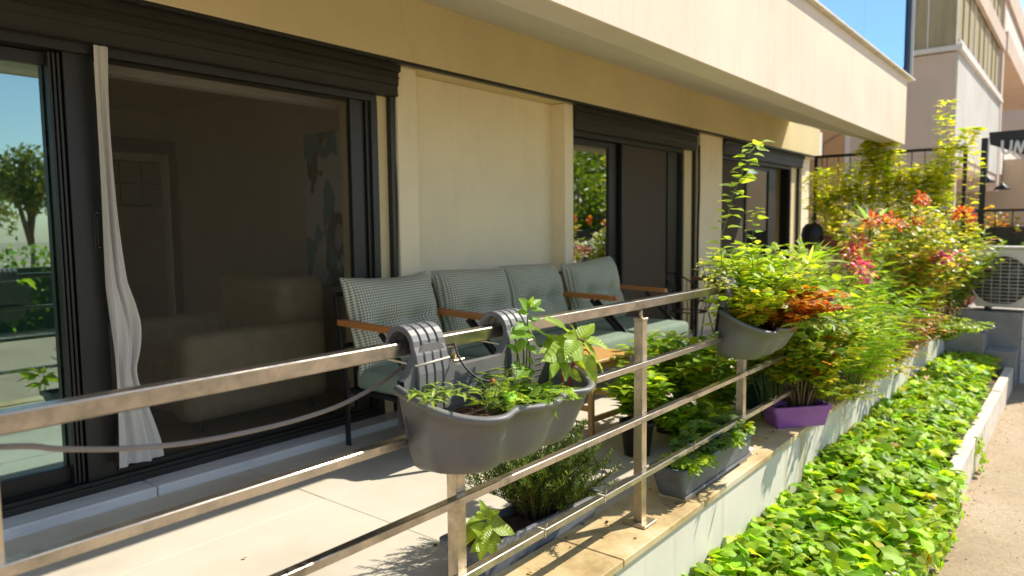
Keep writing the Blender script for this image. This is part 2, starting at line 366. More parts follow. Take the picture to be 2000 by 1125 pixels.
# ------------------------------------------------------------------ the setting
Z_FL, Z_RD = -0.05, -0.75
Y_F = 3.75            # front of the pillars
Y_D = 3.80            # face of the sliding door frames
MB().add([(-60, -150, Z_RD), (200, -150, Z_RD), (200, 60, Z_RD), (-60, 60, Z_RD)], [(0, 1, 2, 3)]).build("road", M_ROAD)["kind"] = "structure"

# terrace floor: a slab with separate tiles on it
floor_o = MB().box((-3, 1.68, -0.60), (14.0, 4.2, Z_FL - 0.012)).build("terrace_floor", mat("grout", (.36, .31, .24), .9, 0, .2, 8)); floor_o["kind"] = "structure"
tile_xs = [-3, -1.84, -0.52, 0.80, 2.12, 3.44, 4.76, 6.08, 7.40, 8.72, 10.04, 11.36, 12.68, 14.0]
tile_ys = [1.683, 2.92, 4.17]
for i in range(len(tile_xs) - 1):
    for j in range(2):
        g = 0.0016
        MB().box((tile_xs[i] + g, tile_ys[j] + g, Z_FL - 0.0115), (tile_xs[i + 1] - g, tile_ys[j + 1] - g, Z_FL + (0.0008 if (i + j) % 2 else 0)), 0.0015).build("tile", M_TILE, floor_o)

# retaining wall with its stone cap
rw = empty("retaining_wall", (0, 1.5, 0), "white rendered terrace wall with a stained stone cap under the steel railing", "wall")
def child_mb(root, mb, name, m):
    o = mb.build(name, m); o.parent = root; o.matrix_parent_inverse = Matrix.Translation(root.location).inverted(); return o
child_mb(rw, MB().box((-3, 1.375, -1.0), (10.7, 1.68, -0.036)), "wall_face", M_RWALL)
xs = [-3.0, -1.2, 0.6, 2.36, 4.18, 5.9, 7.7, 9.4, 10.7]
for a, b in zip(xs[:-1], xs[1:]):
    child_mb(rw, MB().box((a + 0.002, 1.358, -0.034), (b - 0.002, 1.684, 0.0), 0.004), "cap_stone", M_CAP)
# planting bed
bed = MB()
nx_, ny_ = 60, 6
for i in range(nx_ + 1):
    for j in range(ny_ + 1):
        x = -2 + 12.7 * i / nx_; y = 0.72 + 0.655 * j / ny_
        bed.v.append((x, y, -0.50 + 0.02 * math.sin(7 * x) * math.cos(9 * y) + 0.05 * j / ny_))
bed.f = [(i * (ny_ + 1) + j, (i + 1) * (ny_ + 1) + j, (i + 1) * (ny_ + 1) + j + 1, i * (ny_ + 1) + j + 1) for i in range(nx_) for j in range(ny_)]; bed.sm = [True] * len(bed.f)
bed.build("bed_soil", M_BEDSOIL)["kind"] = "structure"
cb = empty("bed_curb", (5, 0.68, Z_RD), "cream rendered kerb along the sandy road edging the green planting bed", "kerb")
for a, b in ((-2, 2.4), (2.4, 5.0), (5.0, 7.4), (7.4, 8.9), (8.9, 10.45)):
    child_mb(cb, MB().box((a + 0.003, 0.645, Z_RD), (b - 0.003, 0.735, -0.465 + random.uniform(-0.006, 0.006)), 0.008), "kerb_block", M_CONC)

# ------------------------------------------------------------------ the apartment building
bd = empty("apartment_building", (4, 4, 0), "cream apartment block with dark sliding doors under a deep balcony", "building")
def part(mb, name, m): return child_mb(bd, mb, name, m)
def sub(p, mb, name, m):
    return mb.build(name, m, p)
Z_SF = 2.41
part(MB().box((-3, 3.60, Z_SF), (12.75, 3.98, 2.86), 0.004), "beam", M_CREAM)
part(MB().box((12.752, 3.64, Z_SF + 0.004), (13.02, 3.96, 2.84), 0.004), "beam_end", M_WHITEB)
part(MB().box((-3, 3.612, Z_SF - 0.022), (12.6, 3.66, Z_SF - 0.001)), "shadow_gap_strip", M_FRAME)  # dark strip standing in for the shadow gap under the beam
# sloped canopy under the first-floor balcony, its parapet and coping
X_E = 11.16
part(MB().prism([(2.06, 2.372), (2.257, 2.372), (3.598, 2.828), (3.598, 3.0), (2.14, 2.60), (2.06, 2.60)], 'x', -4, X_E), "canopy", M_SOFFIT)
part(MB().box((-4, 2.055, 2.369), (X_E + 0.004, 2.062, 2.60)), "drip_edge", M_FASCIA)
part(MB().box((-4, 2.04, 2.366), (X_E + 0.02, 2.054, 3.255), 0.002), "parapet", M_FASCIA)
part(MB().box((-4, 2.064, 2.604), (X_E + 0.02, 2.16, 3.255)), "parapet_wall", M_FASCIA)
part(MB().box((-4, 1.985, 3.257), (X_E + 0.30, 2.19, 3.285), 0.004), "coping", M_CONC)
bal = part(MB().box((X_E + 0.13, 2.03, 3.287), (X_E + 0.25, 2.12, 4.9), 0.004), "balcony_frame", mat("slate_frame", (0.10, 0.11, 0.13), 0.4))
sub(bal, MB().box((X_E + 0.252, 2.02, 3.287), (X_E + 0.275, 2.13, 4.9), 0.003), "frame_edge", M_WHITE)
for k in range(5):
    x1 = X_E + 0.128 - k * 2.4
    sub(bal, MB().box((x1 - 2.396, 2.070, 3.288), (x1, 2.082, 4.9)), "glass_pane", M_GLASS3)
part(MB().box((-4, 3.62, 2.862), (11.1, 3.80, 6.5)), "upper_wall", M_FASCIA)
part(MB().box((11.1, 5.2, 2.4), (16.5, 5.4, 6.5)), "upper_wall", M_FASCIA)
part(MB().box((-4, 2.2, 4.95), (8.2, 3.62, 5.1)), "upper_slab", M_SOFFIT)
# pillars and infill walls
def pillar(x0, x1, y0=Y_F, z1=Z_SF - 0.003, m=M_INFILL): return part(MB().box((x0, y0, Z_FL), (x1, 4.2, z1), 0.004), "pillar", m)
pillar(3.415, 3.60)
part(MB().box((3.60, 3.90, Z_FL), (5.44, 4.2, Z_SF - 0.003)), "infill_wall", M_INFILL)
pillar(5.44, 5.575)
pillar(8.34, 9.02)
pillar(12.32, 12.72)
part(MB().box((3.272, 3.81, Z_FL), (3.413, 4.2, 2.21)), "plaster_reveal", M_CREAM)
part(MB().box((7.99, 3.81, Z_FL), (8.338, 4.2, 2.21)), "plaster_reveal", M_CREAM)
part(MB().box((11.92, 3.81, Z_FL), (12.318, 4.2, 2.21)), "plaster_reveal", M_CREAM)
part(MB().box((-3, 3.98, Z_SF - 0.001), (12.7, 4.2, Z_SF + 0.5)), "lintel_wall", M_CREAM)
part(MB().box((-3, 3.665, Z_SF - 0.0005), (12.6, 3.98, Z_SF + 0.02)), "porch_ceiling", M_CREAM)
# roller shutter boxes
def shutter(x0, x1, z0):
    mb = MB().prism([(3.70, Z_SF - 0.004), (3.70, Z_SF - 0.05), (3.725, Z_SF - 0.062), (3.725, z0 + 0.075), (3.735, z0 + 0.068), (3.735, z0), (3.93, z0), (3.93, Z_SF - 0.004)], 'x', x0, x1)
    o = part(mb, "shutter_box", M_BOX)
    sub(o, MB().box((x0, 3.716, z0 + 0.115), (x1, 3.724, z0 + 0.127)), "ridge", M_FRAME)
    sub(o, MB().box((x0, 3.727, z0 + 0.005), (x1, 3.7345, z0 + 0.012)), "bottom_slat", M_FRAME)
shutter(-3, 3.41, 2.195); shutter(5.577, 8.20, 2.19); shutter(9.022, 12.31, 2.21)
# marble sills
for a, b in ((-3, 1.62), (1.626, 3.40), (5.6, 7.0), (7.004, 8.32), (9.03, 10.6), (10.604, 12.3)):
    part(MB().box((a, 3.64, Z_FL - 0.005), (b, 3.98, 0.0), 0.006), "marble_sill", M_MARBLE)
part(MB().box((3.40, 3.70, Z_FL), (5.6, 3.898, -0.005), 0.003), "skirting", M_MARBLE)
for z, y0 in ((1.0, 3.79), ):
    part(MB().box((8.24, 3.775, Z_FL), (8.275, 3.808, 2.2)), "shutter_guide", M_FRAME)
    part(MB().box((3.365, 3.765, Z_FL), (3.395, 3.808, 2.2)), "shutter_guide", M_FRAME)
    part(MB().box((12.22, 3.765, Z_FL), (12.26, 3.808, 2.2)), "shutter_guide", M_FRAME)

# sliding doors
def door(x0, x1, zt, zb=0.002):
    mb = MB()
    mb.box((x0, 3.79, zb), (x1, 3.95, zb + 0.035)); mb.box((x0, 3.80, zb + 0.036), (x1, 3.815, zb + 0.055)); mb.box((x0, 3.86, zb + 0.036), (x1, 3.875, zb + 0.06))
    mb.box((x0, 3.795, zt - 0.045), (x1, 3.95, zt))
    mb.box((x1 - 0.055, 3.79, zb + 0.036), (x1 - 0.001, 3.95, zt - 0.046)); mb.box((x0 + 0.001, 3.79, zb + 0.036), (x0 + 0.055, 3.95, zt - 0.046))
    for k in range(3): mb.box((x1 - 0.085 + 0.012 * k, 3.81 + 0.03 * k, zb + 0.036), (x1 - 0.0555, 3.822 + 0.03 * k, zt - 0.046))
    return part(mb, "sliding_door", M_FRAME)
def sash(d, x0, x1, z0, z1, y, wl, wr, glass, nm="sash", hb=0.09, ht=0.06):
    mb = MB().box((x0, y, z0), (x0 + wl, y + 0.045, z1), 0.003).box((x1 - wr, y, z0), (x1, y + 0.045, z1), 0.003)
    mb.box((x0 + wl, y + 0.002, z0), (x1 - wr, y + 0.043, z0 + hb), 0.003).box((x0 + wl, y + 0.002, z1 - ht), (x1 - wr, y + 0.043, z1), 0.003)
    sub(d, mb, nm, M_FRAME)
    nmg = "insect_screen" if glass in (M_SCREEN, M_SCREEN2) else "glass_pane"
    sub(d, MB().box((x0 + wl, y + 0.020, z0 + hb), (x1 - wr, y + 0.026, z1 - ht)), nmg, glass)
d1 = door(-3, 3.27, 2.194)
sash(d1, -1.2, 1.43, 0.04, 2.145, 3.885, 0.07, 0.09, M_GLASS, hb=0.10)
sash(d1, 1.375, 3.20, 0.04, 2.19, 3.83, 0.135, 0.13, M_SCREEN, "screen_frame", hb=0.045, ht=0.004)
mbx = MB()
for k in range(3): mbx.box((1.315 + 0.018 * k, 3.84 - 0.004 * k, 0.06), (1.325 + 0.018 * k, 3.884, 2.14))
sub(d1, mbx, "meeting_stile", M_FRAME)
hd = MB(); p = PY(192, 450, 3.826)
hd.box((p.x - 0.018, 3.8225, p.z - 0.10), (p.x + 0.018, 3.8295, p.z + 0.10), 0.002)
sub(d1, hd, "handle_plate", M_FRAME)
sub(d1, MB().box((p.x - 0.008, 3.816, p.z - 0.07), (p.x + 0.008, 3.822, p.z + 0.07), 0.002), "pull", M_BLACK)
for dz in (-0.085, 0.085): sub(d1, MB().lathe([(0.0, 0), (0.005, 0.0), (0.005, 0.003)], (p.x, 3.82, p.z + dz), 8), "screw", M_STEEL)
d2 = door(5.58, 7.985, 2.19)
sash(d2, 5.60, 6.63, 0.04, 2.145, 3.885, 0.02, 0.20, M_GLASS2)
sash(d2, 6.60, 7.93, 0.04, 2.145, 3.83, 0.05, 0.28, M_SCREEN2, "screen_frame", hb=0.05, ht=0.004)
d3 = door(9.025, 11.915, 2.21)
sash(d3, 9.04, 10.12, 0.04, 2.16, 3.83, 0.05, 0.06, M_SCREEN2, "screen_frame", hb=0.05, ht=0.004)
sash(d3, 10.08, 11.45, 0.04, 2.16, 3.885, 0.05, 0.30, M_GLASS2)

# rooms behind the doors
rm = MB()
rm.box((-3.1, 7.6, -0.05), (3.72, 7.7, 2.6)); rm.box((3.62, 4.2, -0.05), (3.70, 7.6, 2.5)); rm.box((-3.1, 3.98, -0.05), (-3.0, 7.6, 2.5)); rm.box((-3, 4.2, 2.5), (3.7, 7.7, 2.6))
part(rm, "room_walls", M_ROOM)
part(MB().box((-3, 3.96, -0.06), (3.62, 7.6, -0.006)), "room_floor", M_ROOMF)
part(MB().box((-3, 4.22, 2.16), (3.62, 4.34, 2.498), .004), "pelmet", M_ROOMW)
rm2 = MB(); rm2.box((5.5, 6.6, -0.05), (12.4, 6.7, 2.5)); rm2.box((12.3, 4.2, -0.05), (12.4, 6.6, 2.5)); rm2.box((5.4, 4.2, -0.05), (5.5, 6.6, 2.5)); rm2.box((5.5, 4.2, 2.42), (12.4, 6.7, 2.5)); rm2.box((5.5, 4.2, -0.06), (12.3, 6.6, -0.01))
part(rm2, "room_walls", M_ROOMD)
# glazed wardrobe doors deep in the living room
wd = MB()
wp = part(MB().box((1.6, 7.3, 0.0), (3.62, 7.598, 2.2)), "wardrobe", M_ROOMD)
for k in range(2):
    x0 = 2.05 + 0.74 * k
    s_ = sub(wp, MB().box((x0, 7.25, 0.05), (x0 + 0.05, 7.298, 2.05)).box((x0 + 0.65, 7.25, 0.05), (x0 + 0.70, 7.298, 2.05)).box((x0 + 0.051, 7.252, 1.98), (x0 + 0.649, 7.296, 2.05)).box((x0 + 0.051, 7.252, 0.05), (x0 + 0.649, 7.296, 0.25)), "wardrobe_door", M_ROOM)
    sub(wp, MB().box((x0 - .012, 7.235, 0.05), (x0 + .006, 7.249, 2.06)).box((x0 + .694, 7.235, .05), (x0 + .712, 7.249, 2.06)), "edge_highlight", M_ROOMW)  # white bars drawn as bright highlights along the door edges
    for c_ in range(3):
        for r2 in range(2): sub(wp, MB().box((x0 + 0.06 + 0.2 * c_, 7.27, 1.56 + 0.21 * r2), (x0 + 0.24 + 0.2 * c_, 7.276, 1.75 + 0.21 * r2)), "pane", M_GLASS2)
    sub(wp, MB().box((x0 + 0.052, 7.268, 0.252), (x0 + 0.648, 7.274, 1.53)), "door_panel", mat("taupe_panel", (0.33, 0.27, 0.19), 0.4))

# neighbour block and gallery beyond the terrace (all of the far end)
nb = empty("neighbour_building", (14.5, 3, 0), "pinkish neighbouring block with stained overhanging enclosed balcony at the far end", "building")
def npart(mb, name, m): return child_mb(nb, mb, name, m)
XN = 17.0
yc = PX(1870, 100, XN).y; zc = PX(1872, 300, XN).z; zl = PX(1870, 98, XN).z
x2 = PY(1950, 250, yc).x
y_or = PX(1660, 280, XN).y
npart(MB().box((XN, yc, zc), (x2, 6.0, zl - 0.02), 0.004), "bay_wall", M_NEIGH)
npart(MB().box((XN + 0.05, yc - 0.012, zc), (x2, yc - 0.001, zl - 0.02)), "bay_front", M_BAYF)
npart(MB().box((XN - 0.08, yc - 0.09, zl), (x2, 6.0, zl + 0.10), 0.005), "ledge", M_WHITEB)
npart(MB().box((XN - 0.03, yc - 0.05, zl + 0.17), (x2, yc + 0.0, zl + 0.22)), "rail", M_WHITE)
reed = plaster("reed_screen", (0.42, 0.35, 0.21), 0.7, (0.17, 0.11, 0.06))
rp = npart(MB().box((XN + 0.06, yc + 0.06, zl + 0.101), (x2, yc + 0.075, zl + 3.0)), "reed_panel", reed)
def nsub(p, mb, name, m):
    return mb.build(name, m, p)
for k in range(10):
    x = XN + 0.12 + (x2 - XN - 0.2) * k / 9
    nsub(rp, MB().box((x - 0.02, yc + 0.035, zl + 0.102), (x + 0.025, yc + 0.059, zl + 3.0)), "batten", M_WHITEB if k % 3 == 0 else reed)
npart(MB().box((XN + 0.005, yc + 0.08, zl + 0.101), (XN + 0.055, 6.0, zl + 3.0)), "side_panel", reed)
for k in range(8):
    y = yc + 0.25 + 0.27 * k
    nsub(rp, MB().box((XN - 0.012, y, zl + 0.102), (XN + 0.004, y + 0.022, zl + 3.0)), "batten", M_WHITEB if k % 3 == 1 else reed)
npart(MB().box((x2 + 0.001, yc - 0.03, 2.2), (x2 + 0.45, yc + 1.5, 9.0), 0.005), "column", M_NEIGH)
for k, (za, zb) in enumerate(((zl + 1.55, zl + 2.15), (zl + 3.0, zl + 3.7))):
    npart(MB().box((x2 + 0.452 - (3.2 if k else 0) , yc - 0.10, za), (x2 + 14, yc + 2.0, zb), 0.005), "slab_band", M_NEIGH)
npart(MB().box((XN + 0.01, yc - 0.06, zl + 1.55), (x2 + 0.44, yc + 0.03, zl + 2.0), 0.005), "slab_band", M_NEIGH)
npart(MB().box((x2 + 0.452, yc - 0.04, zc + 0.05), (x2 + 12, yc + 0.02, zc + 0.95)), "balcony_front", M_WHITEB)
npart(MB().box((x2 + 0.452, yc - 0.07, zc + 0.952), (x2 + 12, yc + 0.04, zc + 1.0)), "rail", M_WHITE)
npart(MB().box((x2 + 0.452, yc - 0.02, zl + 2.2), (x2 + 12, yc + 0.03, zl + 2.95)), "balcony_front", M_WHITEB)
npart(MB().box((x2 + 0.46, yc + 1.5, 2.2), (x2 + 14, yc + 1.6, 9.0)), "back_wall", M_NEIGH)
npart(MB().box((x2 + 18, -8, 2.0), (x2 + 18.3, 5, 9.5)), "back_wall", M_NEIGH)
npart(MB().box((XN + 0.01, yc + 0.02, zc - 0.16), (x2 + 14, 6.0, zc - 0.002)), "bay_slab", M_NEIGH)
npart(MB().box((XN, y_or - 2.0, -0.6), (XN + 0.2, y_or - .005, zc - 0.165)), "lower_wall", M_NEIGH)
npart(MB().box((XN - 0.04, y_or + 0.0, -0.3), (XN + 0.2, y_or + 0.09, 3.4)), "pipe_casing", M_WHITEB)
npart(MB().box((XN - 0.02, y_or + 0.092, -0.6), (XN + 0.2, 9.0, 6.4)), "ochre_wall", M_OCHRE)
npart(MB().tube([(XN - 0.05, y_or + 0.55, 2.3), (XN - 0.05, y_or + 0.55, 3.05), (XN - 0.05, y_or + 0.3, 3.2), (XN - 0.05, y_or + 0.16, 3.25)], 0.012, 6), "conduit", M_CABLE)
npart(MB().box((27, -3, -0.75), (27.3, 5.6, 3.2)), "porch_wall", plaster("porch_paint", (0.60, 0.45, 0.30), 0.2))
npart(MB().box((XN + 2, y_or - 0.3, -0.75), (27, y_or, 2.5)), "porch_side", M_NEIGH)
# ------------------------------------------------------------------ steel railing
rl = empty("terrace_railing", (2.7, 1.48, 0), "weathered square tube steel railing along the terrace edge", "railing")
def rpart(mb, name, m): return child_mb(rl, mb, name, m)
rpart(MB().box((-1.5, 1.458, 0.946), (5.03, 1.502, 0.985), 0.003), "handrail", steel("handrail_steel", (0.50, 0.45, 0.385), 0.14))
XP = [-0.80, 0.362, 1.553, 2.712, 3.87, 5.0]
for x in XP:
    o = rpart(MB().box((x - 0.021, 1.46, 0.012), (x + 0.021, 1.502, 0.90), 0.002), "post", M_STEELP)
    for mb, n in ((MB().tube([(x, 1.481, 0.897), (x, 1.481, 0.95)], 0.0085, 10), "pin"), (MB().box((x - 0.055, 1.425, 0.0), (x + 0.055, 1.537, 0.012), 0.003), "base_plate"), (MB().box((x - 0.024, 1.457, 0.894), (x + 0.024, 1.505, 0.906), 0.002), "post_cap")):
        mb.build(n, M_STEELP, o)
for z in (0.716, 0.482, 0.236):
    rpart(MB().box((-1.5, 1.428, z - 0.0125), (4.95, 1.4585, z + 0.0125), 0.002), "mid_rail", M_STEEL)
for px, py in ((1058, 1030), (1175, 968), (1350, 873), (1508, 785), (1553, 757)):
    p = PY(px, py, 1.443)
    c = rpart(MB().bar((p.x, 1.4265, 0.236), (p.x + 0.003, 1.4265, 0.2361), 0.004, 0.028), "zip_tie", M_TIE)
    q = 0.0145
    mb = MB(); mb.tube([(p.x, 1.4262, 0.222), (p.x, 1.4262, 0.25), (p.x, 1.4605, 0.25), (p.x, 1.4605, 0.222), (p.x, 1.4262, 0.222)], 0.0022, 5); mb.tube([(p.x, 1.4262, 0.248), (p.x + 0.004, 1.422, 0.272)], 0.0014, 4)
    c.data = mb.mesh("zip_tie"); c.data.materials.append(M_TIE)
def crv(pts, n=8):
    """smooth polyline through points"""
    P = [Vector(p) for p in pts]; P = [P[0] * 2 - P[1]] + P + [P[-1] * 2 - P[-2]]; out = []
    for i in range(1, len(P) - 2):
        for k in range(n):
            t = k / n; a, b, c, d = P[i - 1:i + 3]
            out.append(0.5 * ((2 * b) + (c - a) * t + (2 * a - 5 * b + 4 * c - d) * t * t + (3 * b - a - 3 * c + d) * t ** 3))
    out.append(P[-2]); return out
cab = [(-0.6, 1.53, 1.06), (0.05, 1.53, 0.965)] + [PY(a, b, 1.53) for a, b in ((0, 873), (120, 877), (250, 876), (380, 863), (500, 840), (600, 814), (680, 784), (760, 737), (806, 694))] + [(1.46, 1.528, 0.962)]
tag(MB().tube(crv(cab, 6), 0.0058, 8).build("drooping_cable", M_CABLE), "grey cable sagging below the left end of the steel handrail", "cable")
p0 = PY(765, 300, 3.77)
tag(MB().tube(crv([(3.404, 3.77, 2.24), (3.398, 3.772, 1.8), (3.407, 3.77, 1.5), (3.396, 3.772, 0.9), (3.402, 3.77, 0.3)], 5), 0.008, 6).build("black_cable", M_RUBBER), "black cable hanging down beside the first pillar by the wide door", "cable")
tag(MB().tube(crv([(8.30, 3.745, 2.26), (8.31, 3.745, 1.7), (8.285, 3.745, 1.1), (8.30, 3.745, 0.3)], 5), 0.014, 6).build("black_cable", M_RUBBER), "black cable hanging between the second door and the broad pillar", "cable")

# ------------------------------------------------------------------ leaves and plants
def leaf_shape(kind, fold=0.25, curl=0.25, ripple=0.0, wid=None, segs=None):
    """a leaf of length 1 along +X, width along Y, upper side +Z: vertices, faces, midrib weight"""
    prof = {'ovate': ([0, .10, .28, .5, .75, 1], [.02, .19, .30, .29, .16, .0]),
            'lance': ([0, .2, .45, .7, 1], [.01, .085, .11, .075, 0]),
            'strap': ([0, .15, .4, .7, 1], [.05, .055, .06, .045, .0]),
            'round': ([0, .06, .28, .58, .85, 1], [.12, .42, .53, .46, .25, .05]),
            'heart': ([0, .08, .3, .6, 1], [.20, .36, .42, .28, .0]),
            'small': ([0, .45, 1], [.02, .30, .0]),
            'obov': ([0, .3, .65, .9, 1], [.03, .12, .24, .20, .05])}[kind]
    ts, ws = prof; k = (wid / max(ws) / 2) if wid else 1.0
    vs, fs, mid = [], [], []
    for i, (t, w_) in enumerate(zip(ts, ws)):
        z = -curl * t * t; w2 = w_ * k
        rp = ripple * (1 if i % 2 else -1)
        vs += [(t, -w2, z + fold * w2 + rp * w2), (t, 0, z), (t, w2, z + fold * w2 - rp * w2)]; mid += [0, 1, 0]
    for i in range(len(ts) - 1):
        a = i * 3; fs += [(a, a + 1, a + 4, a + 3), (a + 1, a + 2, a + 5, a + 4)]
    return np.array(vs, float), fs, np.array(mid, float)
def leaf_fine(arch=.10, curl=.25, ripple=.02, nx=9, seed=0):
    rg = np.random.default_rng(seed); vs, fs, mid = [], [], []; ph = rg.uniform(0, 6)
    for i in range(nx):
        t = i / (nx - 1); w_ = .30 * (math.sin(math.pi * min(1, t ** .72)) ** .85) * (1 - .28 * t) if 0 < t < 1 else .004
        for j in range(-2, 3):
            y = w_ * j / 2; vs.append((t, y, -curl * t * t + arch * abs(j) * w_ * .9 - .05 * (j * j) * w_ * .5 + ripple * abs(j) * math.sin(11 * t + ph + j))); mid.append(1 if j == 0 else 0)
    for i in range(nx - 1):
        for j in range(4): a = i * 5 + j; fs.append((a, a + 1, a + 6, a + 5))
    return np.array(vs, float), fs, np.array(mid, float)
def leaf_round(seed=0, cup=.14, nx=7):
    rg = np.random.default_rng(seed); vs, fs, mid = [], [], []; ph = rg.uniform(0, 6, 3)
    for i in range(nx):
        t = i / (nx - 1); w_ = .53 * (max(0.0, 1 - (2 * t - .92) ** 2)) ** .5 * (1 - .18 * t) if i < nx - 1 else .02
        if i == 0: w_ = .30
        for j in range(-2, 3):
            y = w_ * j / 2 * (1 + .05 * math.sin(9 * t + ph[0] + j)); x = t - (.14 * (abs(j) / 2) if i == 0 else 0)
            vs.append((x, y, -.22 * t * t + cup * (abs(j) / 2) ** 2 * w_ + .045 * (abs(j) / 2) * math.sin(10 * t + ph[1] + 1.7 * j))); mid.append(1 if j == 0 else 0)
    for i in range(nx - 1):
        for j in range(4): a = i * 5 + j; fs.append((a, a + 1, a + 6, a + 5))
    return np.array(vs, float), fs, np.array(mid, float)
def compound(kind, n=6, seed=0):
    """leaves made of leaflets: pinnate, feather (thread-like) or palmate"""
    rg = np.random.default_rng(seed); V, Fc, Md = [], [], []
    def put(tmpl, pos, ang, size, tilt=0.0):
        v, f, m = tmpl; c, s = math.cos(ang), math.sin(ang); q = v.copy() * size
        x = q[:, 0] * c - q[:, 1] * s + pos[0]; y = q[:, 0] * s + q[:, 1] * c + pos[1]; z = q[:, 2] + pos[2] + tilt * q[:, 0]
        b = sum(len(a) for a in V); V.append(np.stack([x, y, z], 1)); Fc.extend([tuple(i + b for i in g) for g in f]); Md.append(m)
    if kind == 'pinnate':
        t = leaf_shape('ovate', 0.2, 0.15)
        for i in range(n):
            u = 0.2 + 0.65 * i / (n - 1); sz = 0.34 * (1 - 0.55 * abs(u - .4))
            for sg in (-1, 1): put(t, (u, 0, -0.2 * u * u), sg * (0.95 + rg.uniform(-.2, .2)), sz)
        put(t, (0.85, 0, -0.15), 0, 0.3)
    elif kind == 'feather':
        t = (np.array([(0, -.02, 0), (0, .02, 0), (1, 0, .05)]), [(0, 1, 2)], np.zeros(3))
        for i in range(n):
            u = 0.1 + 0.85 * i / (n - 1)
            for sg in (-1, 1): put(t, (u, 0, -0.3 * u * u + rg.uniform(-.03, .03)), sg * rg.uniform(.6, 1.0), 0.34 * (1.15 - u), rg.uniform(-.3, .4))
        put((np.array([(0, -.012, 0), (0, .012, 0), (.5, 0, -.075), (1, 0, -.3)]), [(0, 1, 2), (0, 2, 3)], np.zeros(4)), (0, 0, 0), 0, 1)
    elif kind == 'palm':
        t = leaf_shape('obov', 0.3, 0.35, wid=0.40)
        for i in range(n): put(t, (0, 0, 0), -1.9 + 3.8 * i / (n - 1), 1.0 - 0.22 * abs(-1 + 2 * i / (n - 1)), rg.uniform(-.1, .25))
    elif kind == 'lobed':
        t = leaf_shape('ovate', 0.15, 0.2)
        for i in range(5): put(t, (0.18, 0, 0), (-1.5, -.75, 0, .75, 1.5)[i], (0.52, .68, .82, .68, .52)[i])
        put((np.array([(0, -.01, .01), (0, .01, .01), (.2, .01, 0), (.2, -.01, 0)]), [(0, 1, 2, 3)], np.ones(4)), (0, 0, 0), 0, 1)
    return np.concatenate(V), Fc, np.concatenate(Md)
def norm(a): return a / np.maximum(np.linalg.norm(a, axis=-1, keepdims=True), 1e-9)
def leaf_frames(D, U):
    D = norm(D); W = norm(np.cross(U, D)); N = np.cross(D, W); return D, W, N
def leaf_mesh(name, tmpl, P, D, U, S, C, midmul=1.25):
    tv, tf, tm = tmpl; n, k = len(P), len(tv)
    D, W, N = leaf_frames(D, U)
    V = P[:, None, :] + S[:, None, None] * (tv[None, :, 0, None] * D[:, None, :] + tv[None, :, 1, None] * W[:, None, :] + tv[None, :, 2, None] * N[:, None, :])
    V = V.reshape(-1, 3); faces = []
    for g in tf: faces.append((g, ))
    me = bpy.data.meshes.new(name); loops = []; tot = []
    fl = np.concatenate([np.array(g) for g in tf]); ln = np.array([len(g) for g in tf])
    idx = (np.arange(n)[:, None] * k + fl[None, :]).reshape(-1); ln = np.tile(ln, n)
    me.vertices.add(len(V)); me.vertices.foreach_set("co", V.astype(np.float32).ravel())
    me.loops.add(len(idx)); me.loops.foreach_set("vertex_index", idx.astype(np.int32))
    me.polygons.add(len(ln)); me.polygons.foreach_set("loop_start", np.concatenate([[0], np.cumsum(ln)[:-1]]).astype(np.int32)); me.polygons.foreach_set("loop_total", ln.astype(np.int32))
    me.polygons.foreach_set("use_smooth", np.ones(len(ln), bool))
    me.update(calc_edges=True)
    ca = me.color_attributes.new("col", 'FLOAT_COLOR', 'POINT')
    cc = np.repeat(C[:, None, :], k, 1) * (1 + (midmul - 1) * tm[None, :, None]); cc = np.concatenate([cc, np.ones((n, k, 1))], 2)
    ca.data.foreach_set("color", cc.astype(np.float32).ravel())
    return me
PAL_GAIN = np.array([1.52, 1.36, .92])
def pick(pal, n, jit=0.18):
    """per-leaf colours out of a palette of (rgb, weight)"""
    cs = np.array([p[0] for p in pal]); ws = np.array([p[1] for p in pal], float); ws /= ws.sum()
    c = cs[rng.choice(len(pal), n, p=ws)]; return np.clip(c * PAL_GAIN * (1 + rng.normal(0, jit, (n, 1))) * (1 + rng.normal(0, jit * .35, (n, 3))), 0.004, 0.95)
def put_leaves(root, tmpl, P, D, U, S, pal, mat_=None, single=0, name="leaf", jit=0.18, midmul=1.25):
    """the `single` leaves nearest the camera become objects of their own, the rest one stuff part"""
    mat_ = mat_ or M_LEAF; P, D, U, S = (np.asarray(a, float) for a in (P, D, U, S))
    if len(P) == 0: return
    off = np.array(root.location)
    if single:
        o_ = np.argsort(np.linalg.norm(P - CAM, axis=1) / np.maximum(S, 1e-3)); a, b = o_[:single], o_[single:]
        K = 6; ones = np.array([[1., 0, 0]]); z = np.array([[0, 0, 1.]])
        mes = [leaf_mesh(name, tmpl, np.zeros((1, 3)), ones, z, np.ones(1), pick(pal, 1, jit), midmul) for _ in range(K)]
        for me in mes: me.materials.append(mat_)
        Dn, Wn, Nn = leaf_frames(D[a], U[a])
        for i, (j, d_, w_, n_) in enumerate(zip(a, Dn, Wn, Nn)):
            ob = bpy.data.objects.new(name, mes[int(rng.integers(K))]); COL.objects.link(ob); ob.parent = root
            s_ = S[j]; q = P[j] - off
            ob.matrix_local = Matrix(((d_[0] * s_, w_[0] * s_, n_[0] * s_, q[0]), (d_[1] * s_, w_[1] * s_, n_[1] * s_, q[1]), (d_[2] * s_, w_[2] * s_, n_[2] * s_, q[2]), (0, 0, 0, 1)))
        P, D, U, S = P[b], D[b], U[b], S[b]
        if len(P) == 0: return
    me = leaf_mesh("foliage", tmpl, P - off, D, U, S, pick(pal, len(P), jit), midmul)
    o = link("foliage", me, mat_, root); o["kind"] = "stuff"; return o
